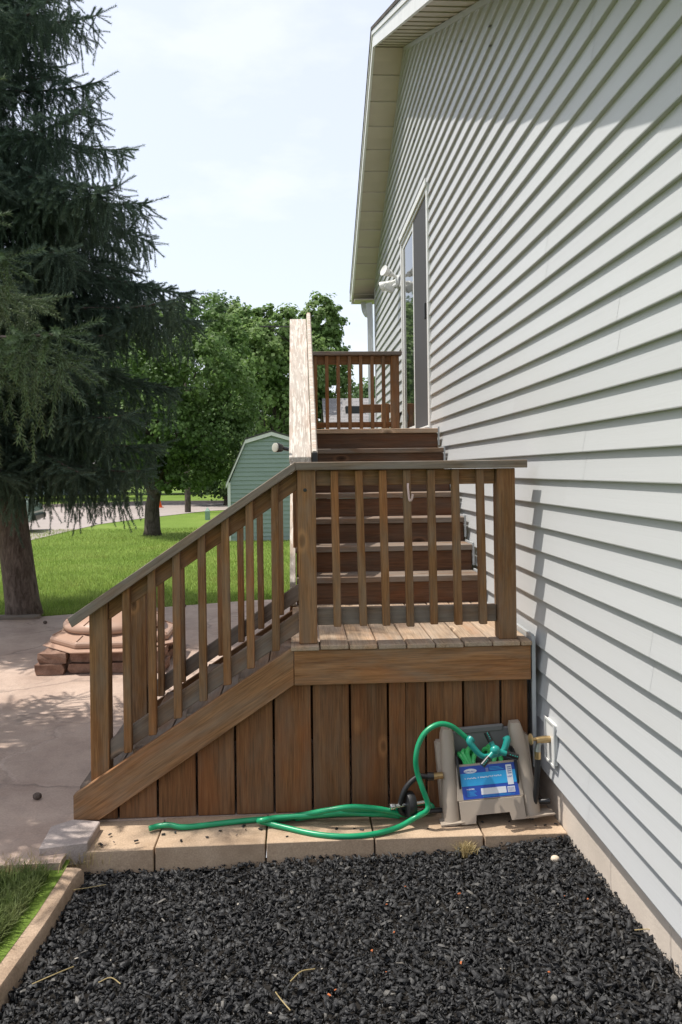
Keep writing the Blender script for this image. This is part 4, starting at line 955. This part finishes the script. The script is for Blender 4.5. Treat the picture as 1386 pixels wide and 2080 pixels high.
def spruce(name, base, lean, H, z0, rad, nwhorl, mat, label, seed, tw=1.0, far=0.0):
    rg = np.random.default_rng(seed)
    t = thing(name, (base[0], base[1], -.03), label, 'tree', 'blue-green spruces by the patio')
    def tp_(z): return np.array([base[0] + lean[0] * z, base[1] + lean[1] * z, z])
    MB().tube([tuple(tp_(z)) for z in (-.1, .15, .6, 1.5, 3, 5, 8, H)], [.23, .195, .185, .175, .155, .125, .07, .01], 14).build('trunk', M['bark'], t, smooth='all')
    pos = []; dirs = []; sc = []; limbs = MB()
    z = z0
    while z < H - .1:
        nb = rg.integers(4, 7); az0 = rg.uniform(0, 6.28)
        for j in range(nb):
            az = az0 + 2 * math.pi * j / nb + rg.normal(0, .25); Lb = rad(z) * rg.uniform(.74, 1.1) * (1 - far * max(0, math.sin(az)))
            if Lb < .05: continue
            o = tp_(z + rg.uniform(-.1, .1)); h = np.array([math.cos(az), math.sin(az), 0.]); side = np.array([-h[1], h[0], 0])
            droop = rg.uniform(.22, .42) * (1.15 if z < H * .45 else .6); ts = np.linspace(0, 1, 9)
            pts = [o + h * Lb * q + np.array([0, 0, Lb * (.12 * q - droop * q * q + .16 * q ** 4)]) for q in ts]
            limbs.tube([tuple(p) for p in pts], [.022 * (1 - .85 * q) * (.5 + Lb / 3) + .003 for q in ts], 5, False)
            nt_ = max(4, int(Lb * 17 * tw))
            for i in range(nt_):
                q = .12 + .88 * ((i + rg.uniform(0, 1)) / nt_); p = o + h * Lb * q + np.array([0, 0, Lb * (.12 * q - droop * q * q + .16 * q ** 4)])
                for sg in (-1, 1):
                    ln = Lb * .30 * (1.08 - q) ** .6 + .12; d = side * sg * rg.uniform(.7, 1) + h * rg.uniform(.35, .8) + np.array([0, 0, rg.uniform(-.75, .05)])
                    d /= np.linalg.norm(d); m = max(1, int(ln / .15))
                    for e_ in range(m):
                        pp = p + d * ln * (e_ / m) + np.array([0, 0, -.25 * ln * (e_ / m) ** 2]); pos.append(pp); dd = d + np.array([0, 0, -.35 * e_ / m]); dirs.append(dd); sc.append(rg.uniform(.85, 1.25))
                        if rg.random() < .55:
                            for hgi in range(rg.integers(1, 4)): pos.append(pp + np.array([rg.normal(0, .02), rg.normal(0, .02), -.15 * hgi])); dirs.append(np.array([rg.normal(0, .25), rg.normal(0, .25), -1.])); sc.append(rg.uniform(.8, 1.3))
                        if rg.random() < .4: pos.append(pp); dirs.append(d + h * .8 + side * rg.normal(0, .6) + np.array([0, 0, .25])); sc.append(rg.uniform(.6, 1.0))
            pos.append(pts[-1]); dirs.append(pts[-1] - pts[-2] + np.array([0, 0, .05])); sc.append(1.2)
        z += (H - z0) / nwhorl * rg.uniform(.75, 1.25)
    tag(limbs.build('limbs', M['bark'], t), kind='stuff')
    pos = np.array(pos); dirs = np.array(dirs); sc = np.array(sc); Vs = []; Ts = []; off = 0
    for b in range(3):
        idx = np.arange(b, len(pos), 3); V, T = stamp(BR[b][0], BR[b][1], pos[idx], dirs[idx], sc[idx], rg.uniform(0, 6.28, len(idx))); Vs.append(V); Ts.append(T + off); off += len(V)
    big_mesh('crown', np.concatenate(Vs), np.concatenate(Ts), mat, t, origin=(base[0], base[1], -.03))
    print(name, len(pos))
spruce('spruce_tree', (-3.25, 9.49), (-.115, 0), 11.5, 1.85, lambda z: float(np.interp(z, [1.8, 3, 4.3, 6, 7.6, 9, 11.5], [1.8, 2.2, 2.4, 1.8, 1.6, 1.15, .05])), 31, M['needle'], 'tall dark spruce with bare lower trunk standing at the patio edge', 5)
spruce('spruce_tree', (-3.2, 5.0), (0, 0), 9.5, 2.45, lambda z: float(np.interp(z, [2.2, 3.0, 4.5, 7, 9.5], [2.2, 2.0, 1.25, .95, .05])), 13, M['needle2'], 'nearer spruce whose lighter green branches reach in at the left edge', 8, .85, .30)
def leafquad(s=1.0):
    V = np.array([[0, -.5, 0], [.5, 0, .12], [0, .55, -.05], [-.5, 0, .12]]) * s; return V, np.array([[0, 1, 2, 3]])
LQ = leafquad()
def leaf_tree(name, base, lobes, trunk, nleaf, ls, mat, label, seed, group='broadleaf trees beyond the lawn', sparse=1.0):
    rg = np.random.default_rng(seed); t = thing(name, (base[0], base[1], -.03), label, 'tree', group)
    tr, th = trunk; mb = MB().tube([(base[0], base[1], -.1), (base[0], base[1], .12), (base[0], base[1], th * .6), (base[0] + .1, base[1], th), (base[0], base[1], th * 1.8), (base[0], base[1], th * 3)], [tr * 1.35, tr * 1.05, tr * .9, tr * .8, tr * .5, tr * .15], 12)
    mb.build('trunk', M['bark2'], t, smooth='all')
    lim = MB(); P_s = []; N_s = []
    for (cx, cy, cz, rx, ry, rz_) in lobes:
        lim.tube([(base[0], base[1], th * .8), (base[0] * .55 + cx * .45, base[1] * .55 + cy * .45, th * .6 + cz * .35), (cx, cy, cz)], [tr * .4, tr * .22, .02], 6, False)
        n = int(nleaf * (rx * ry * rz_) ** (2 / 3.)); 
        # clumps on and inside the lobe
        nc = max(6, int(n / 30)); d = rg.normal(size=(nc, 3)); d /= np.linalg.norm(d, axis=1, keepdims=True); r_ = rg.uniform(.55, 1.05, nc) ** .7
        C_ = np.array([cx, cy, cz]) + d * r_[:, None] * np.array([rx, ry, rz_])
        cs = rg.uniform(.18, .42, nc) * (rx * rz_) ** .5 * .62
        for c_, q, dn in zip(C_, cs, d):
            k_ = rg.integers(18, 40); e_ = rg.normal(size=(k_, 3)) * np.array([1, 1, .75]); P_s.append(c_ + e_ * q * .55); N_s.append(dn * .5 + e_ * .5 + np.array([0, 0, .6]) + rg.normal(0, .45, (k_, 3)))
    tag(lim.build('limbs', M['bark2'], t), kind='stuff')
    P_s = np.concatenate(P_s); N_s = np.concatenate(N_s); ok = P_s[:, 2] > .25; P_s = P_s[ok]; N_s = N_s[ok]
    V, T = stamp(LQ[0] * ls, LQ[1], P_s, N_s, rg.uniform(.65, 1.3, len(P_s)), rg.uniform(0, 6.28, len(P_s)))
    big_mesh('crown', V, T, mat, t, origin=(base[0], base[1], -.03)); print(name, len(P_s))
def lobes_px(lst, Y): 
    out = []
    for (x, y, rx, rz_, dy) in lst:
        p = PY(x, y, Y + dy); s_ = (Y + dy) / 1600; out.append((p.x, p.y, p.z, rx * s_, (rx + rz_) / 2 * s_, rz_ * s_))
    return out
m0 = PZ(310, 1088, -.03)
leaf_tree('maple_tree', (m0.x, m0.y), lobes_px([(330, 690, 75, 75, 0), (400, 650, 60, 55, .5), (290, 760, 80, 80, -.5), (400, 750, 85, 80, -.6), (470, 800, 60, 80, 0), (320, 860, 90, 80, -.8), (420, 880, 85, 75, -.3), (380, 950, 90, 42, .2), (460, 700, 45, 60, 1), (290, 925, 60, 45, -.4), (350, 975, 45, 25, -.6), (250, 860, 60, 60, .3)], m0.y), (.21, 1.25), 3600, .092, M['leaf'], 'round maple with dark trunk standing on the lawn left of the shed', 21)
for (nm, bx, Y, lst, mt, lb, sd_) in (
    ('broadleaf_tree', 560, 34, [(560, 690, 60, 65, 0), (520, 740, 60, 80, -1), (590, 760, 60, 80, 0), (550, 850, 85, 90, 0), (540, 950, 90, 60, 0), (500, 680, 50, 60, .5), (580, 680, 50, 55, .5)], M['leaf2'], 'leafy tree directly behind the shed left of the pale rail cap', 31),
    ('broadleaf_tree', 655, 38, [(650, 650, 42, 52, 0), (665, 720, 40, 60, 0), (630, 740, 50, 70, -1), (680, 800, 42, 60, 0), (640, 860, 60, 70, 0), (700, 870, 40, 45, 1), (610, 680, 45, 50, 0), (670, 660, 30, 45, .5), (600, 800, 60, 80, 0), (690, 740, 25, 40, .5)], M['leaf2'], 'upright leafy tree showing above the far deck railing', 32),
    ('broadleaf_tree', 470, 40, [(440, 660, 65, 60, 0), (480, 720, 65, 80, 0), (420, 760, 80, 90, 1), (490, 860, 90, 90, 0), (450, 950, 95, 60, 0)], M['leaf3'], 'dark leafy tree behind the maple', 33),
    ('broadleaf_tree', 250, 44, [(250, 740, 90, 100, 0), (200, 850, 110, 100, 0), (300, 880, 100, 100, 0), (230, 700, 70, 70, 0)], M['leaf3'], 'shaded leafy tree across the road behind the spruce branches', 34),
    ('broadleaf_tree', 60, 52, [(60, 760, 110, 120, 0), (20, 860, 120, 90, 0), (120, 850, 100, 90, 1)], M['leaf3'], 'far leafy tree at the left edge across the road', 35),
    ('broadleaf_tree', 760, 46, [(760, 850, 60, 80, 0), (800, 880, 50, 60, 0)], M['leaf3'], 'low leafy tree beside the neighbouring roof', 36),
    ('broadleaf_tree', 350, 62, [(350, 900, 90, 85, 0), (300, 930, 70, 55, 0), (410, 940, 90, 60, 0)], M['leaf3'], 'far dark tree seen under the maple crown', 37),
    ('broadleaf_tree', 560, 64, [(560, 930, 90, 70, 0), (480, 950, 80, 50, 0), (640, 930, 80, 70, 0)], M['leaf3'], 'far dark tree behind the shed roofline', 38),
    ('broadleaf_tree', 180, 66, [(180, 930, 90, 60, 0), (110, 900, 90, 80, 0)], M['leaf3'], 'far dark tree past the road under the spruce branches', 39)):
    b = PZ(bx, 955 + 1.7 * 1600 / Y, -.03); leaf_tree(nm, (b.x, Y), lobes_px(lst, Y), (.2, 1.6), 1500, .17, mt, lb, sd_)

# ================================================================== GRASS
def grass(name, n, sampler, hmin, hmax, wd, mat, label, zf=-.03, bend=.5):
    x, y = sampler(n); n = len(x); h = RNG.uniform(hmin, hmax, n); a = RNG.uniform(0, 6.28, n); b = RNG.uniform(0, 6.28, n); q = RNG.uniform(.1, bend, n)
    z = np.full(n, zf) if not callable(zf) else zf(x, y)
    ux, uy = np.cos(a) * wd, np.sin(a) * wd; lx_, ly_ = np.cos(b) * h * q, np.sin(b) * h * q
    V = np.stack([np.stack([x - ux, y - uy, z], 1), np.stack([x + ux, y + uy, z], 1), np.stack([x + ux * .7 + lx_ * .35, y + uy * .7 + ly_ * .35, z + h * .55], 1), np.stack([x + lx_, y + ly_, z + h * (1 - .3 * q)], 1), np.stack([x - ux * .7 + lx_ * .35, y - uy * .7 + ly_ * .35, z + h * .55], 1)], 1).reshape(-1, 3)
    i = np.arange(n) * 5; T = np.concatenate([np.stack([i, i + 1, i + 2], 1), np.stack([i, i + 2, i + 4], 1), np.stack([i + 4, i + 2, i + 3], 1)])
    return tag(big_mesh(name, V, T, mat), label, 'grass', kind='stuff')
def s_lawn(n):
    y = 9.25 + (24 - 9.25) * RNG.uniform(0, 1, n) ** 1.7; xl = -.40 * y - .3; x = xl + (.6 - xl) * RNG.uniform(0, 1, n)
    edge = np.interp(x, [-7, -3.0, -2.0, -.6, .6, 1.3], [9.33, 9.42, 9.78, 10.28, 10.33, 9.7]); ok = y > edge; return x[ok], y[ok]
grass('lawn_grass', 100000, s_lawn, .03, .075, .0045, M['grass'], 'short sunlit lawn grass between the patio and the road')
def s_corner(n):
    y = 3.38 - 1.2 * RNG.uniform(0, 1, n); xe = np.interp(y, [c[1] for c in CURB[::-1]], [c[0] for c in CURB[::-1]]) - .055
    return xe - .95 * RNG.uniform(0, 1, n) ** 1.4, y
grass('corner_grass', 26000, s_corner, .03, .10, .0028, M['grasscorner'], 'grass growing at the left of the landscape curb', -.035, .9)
def s_tuft(cx, cy, r):
    def f(n): return cx + RNG.normal(0, r, n), cy + RNG.normal(0, r * .7, n)
    return f
for (x, y, z, n, hh, r, lb) in ((948, 1732, -.06, 260, .075, .02, 'dry straw-coloured grass tuft against the ledge in front of the hose box'), (165, 1748, -.05, 160, .10, .05, 'dry grass tuft at the corner where curb meets ledge'), (40, 1775, -.04, 240, .12, .07, 'dry pale grass tuft beside the patio corner at far left')):
    p = PZ(x, y, z); o = grass('dry_grass_tuft', n, s_tuft(p.x, p.y, r), hh * .5, hh, .0016, M['dry'], lb, p.z - .01, 1.0); o['kind'] = ''; del o['kind']; o['category'] = 'grass tuft'
# loose bits on the mulch and ledge
for (x, y, lb) in ((1128, 1754, 'pale cream pebble on the mulch near the right end of the ledge'),):
    p = PZ(x, y, -.03); z = float(mulch_z(p.x, p.y)) + .012; o = MB().ball((p.x, p.y, z), (.02, .016, .014), 8, 6).build('pebble', plain('cream_pebble_%d' % x, (.62, .52, .40) if x > 1000 else (.3, .3, .3), .8), smooth=True); tag(o, lb, 'pebble')
tw_ = [[(100, 1855), (135, 1815), (180, 1800), (215, 1797)], [(65, 1990), (110, 1975), (150, 1955)], [(590, 2000), (612, 1985), (640, 1975)], [(1290, 1945), (1325, 1955), (1352, 1985)], [(200, 1985), (225, 1980), (245, 1988)], [(560, 2020), (572, 2040), (590, 2055)]]
tl = ['long curved dry stalk on the mulch at the upper left', 'dry twig lying on the mulch near the left curb', 'bent dry straw in the middle foreground of the mulch', 'golden dry straw on the mulch near the right edge', 'small dry straw near the bottom left of the mulch', 'dry straw near the bottom middle of the mulch']
for pts, lb in zip(tw_, tl):
    q = []
    for i, (x, y) in enumerate(pts):
        p = PZ(x, y, -.07); q.append((p.x, p.y, float(mulch_z(p.x, p.y)) + .02 + .008 * (i % 2)))
    o = MB().tube(smooth_path(q, 4), .0019, 5).build('dry_straw', M['dry']); tag(o, lb, 'straw', 'dry straws on the mulch')

def crumbs(name, n, xr, yr, zf, size, mat, label, cat):
    mb = MB()
    for _ in range(n):
        x = random.uniform(*xr); y = random.uniform(*yr); q = size * random.uniform(.5, 1.5); a = random.uniform(0, 3.1)
        M_ = Matrix.Translation((x, y, zf(x, y))) @ Matrix.Rotation(a, 4, 'Z'); vs = [M_ @ Vector((u * q * random.uniform(.6, 1.3), v * q * .55 * random.uniform(.6, 1.3), h * q * .4)) for h in (-.3, .8) for u, v in ((-1, -1), (1, -1), (1, 1), (-1, 1))]
        mb.add(vs, [(3, 2, 1, 0), (4, 5, 6, 7), (0, 1, 5, 4), (1, 2, 6, 5), (2, 3, 7, 6), (3, 0, 4, 7)])
    return tag(mb.build(name, mat, origin=(0, 0, 0)), label, cat, kind='stuff')
crumbs('mulch_crumbs', 24, (-.95, 1.19), (3.56, 3.74), lambda x, y: .005, .0075, M['mulch'], 'stray black mulch crumbs scattered on the paver ledge', 'mulch')
crumbs('rust_flakes', 12, (.0, 1.15), (2.6, 3.4), lambda x, y: float(mulch_z(x, y)) + .014, .0045, plain('rusty_leaf', (.36, .10, .03), .8), 'tiny rust-orange leaf flakes scattered on the mulch', 'leaves')
crumbs('pale_flakes', 14, (-.95, 1.15), (2.3, 3.5), lambda x, y: float(mulch_z(x, y)) + .014, .005, plain('pale_chip', (.38, .34, .28), .8), 'tiny pale chips scattered on the mulch', 'chips')
ts = MB(); ts.lathe([(.188, -.012), (.196, 0), (.188, .012)], 18, (-3.25 - .115 * 1.56, 9.49, 1.55)); o = ts.build('trunk_strap', M['black'], smooth=True); tag(o, 'black strap around the spruce trunk just under the lowest branches', 'strap')
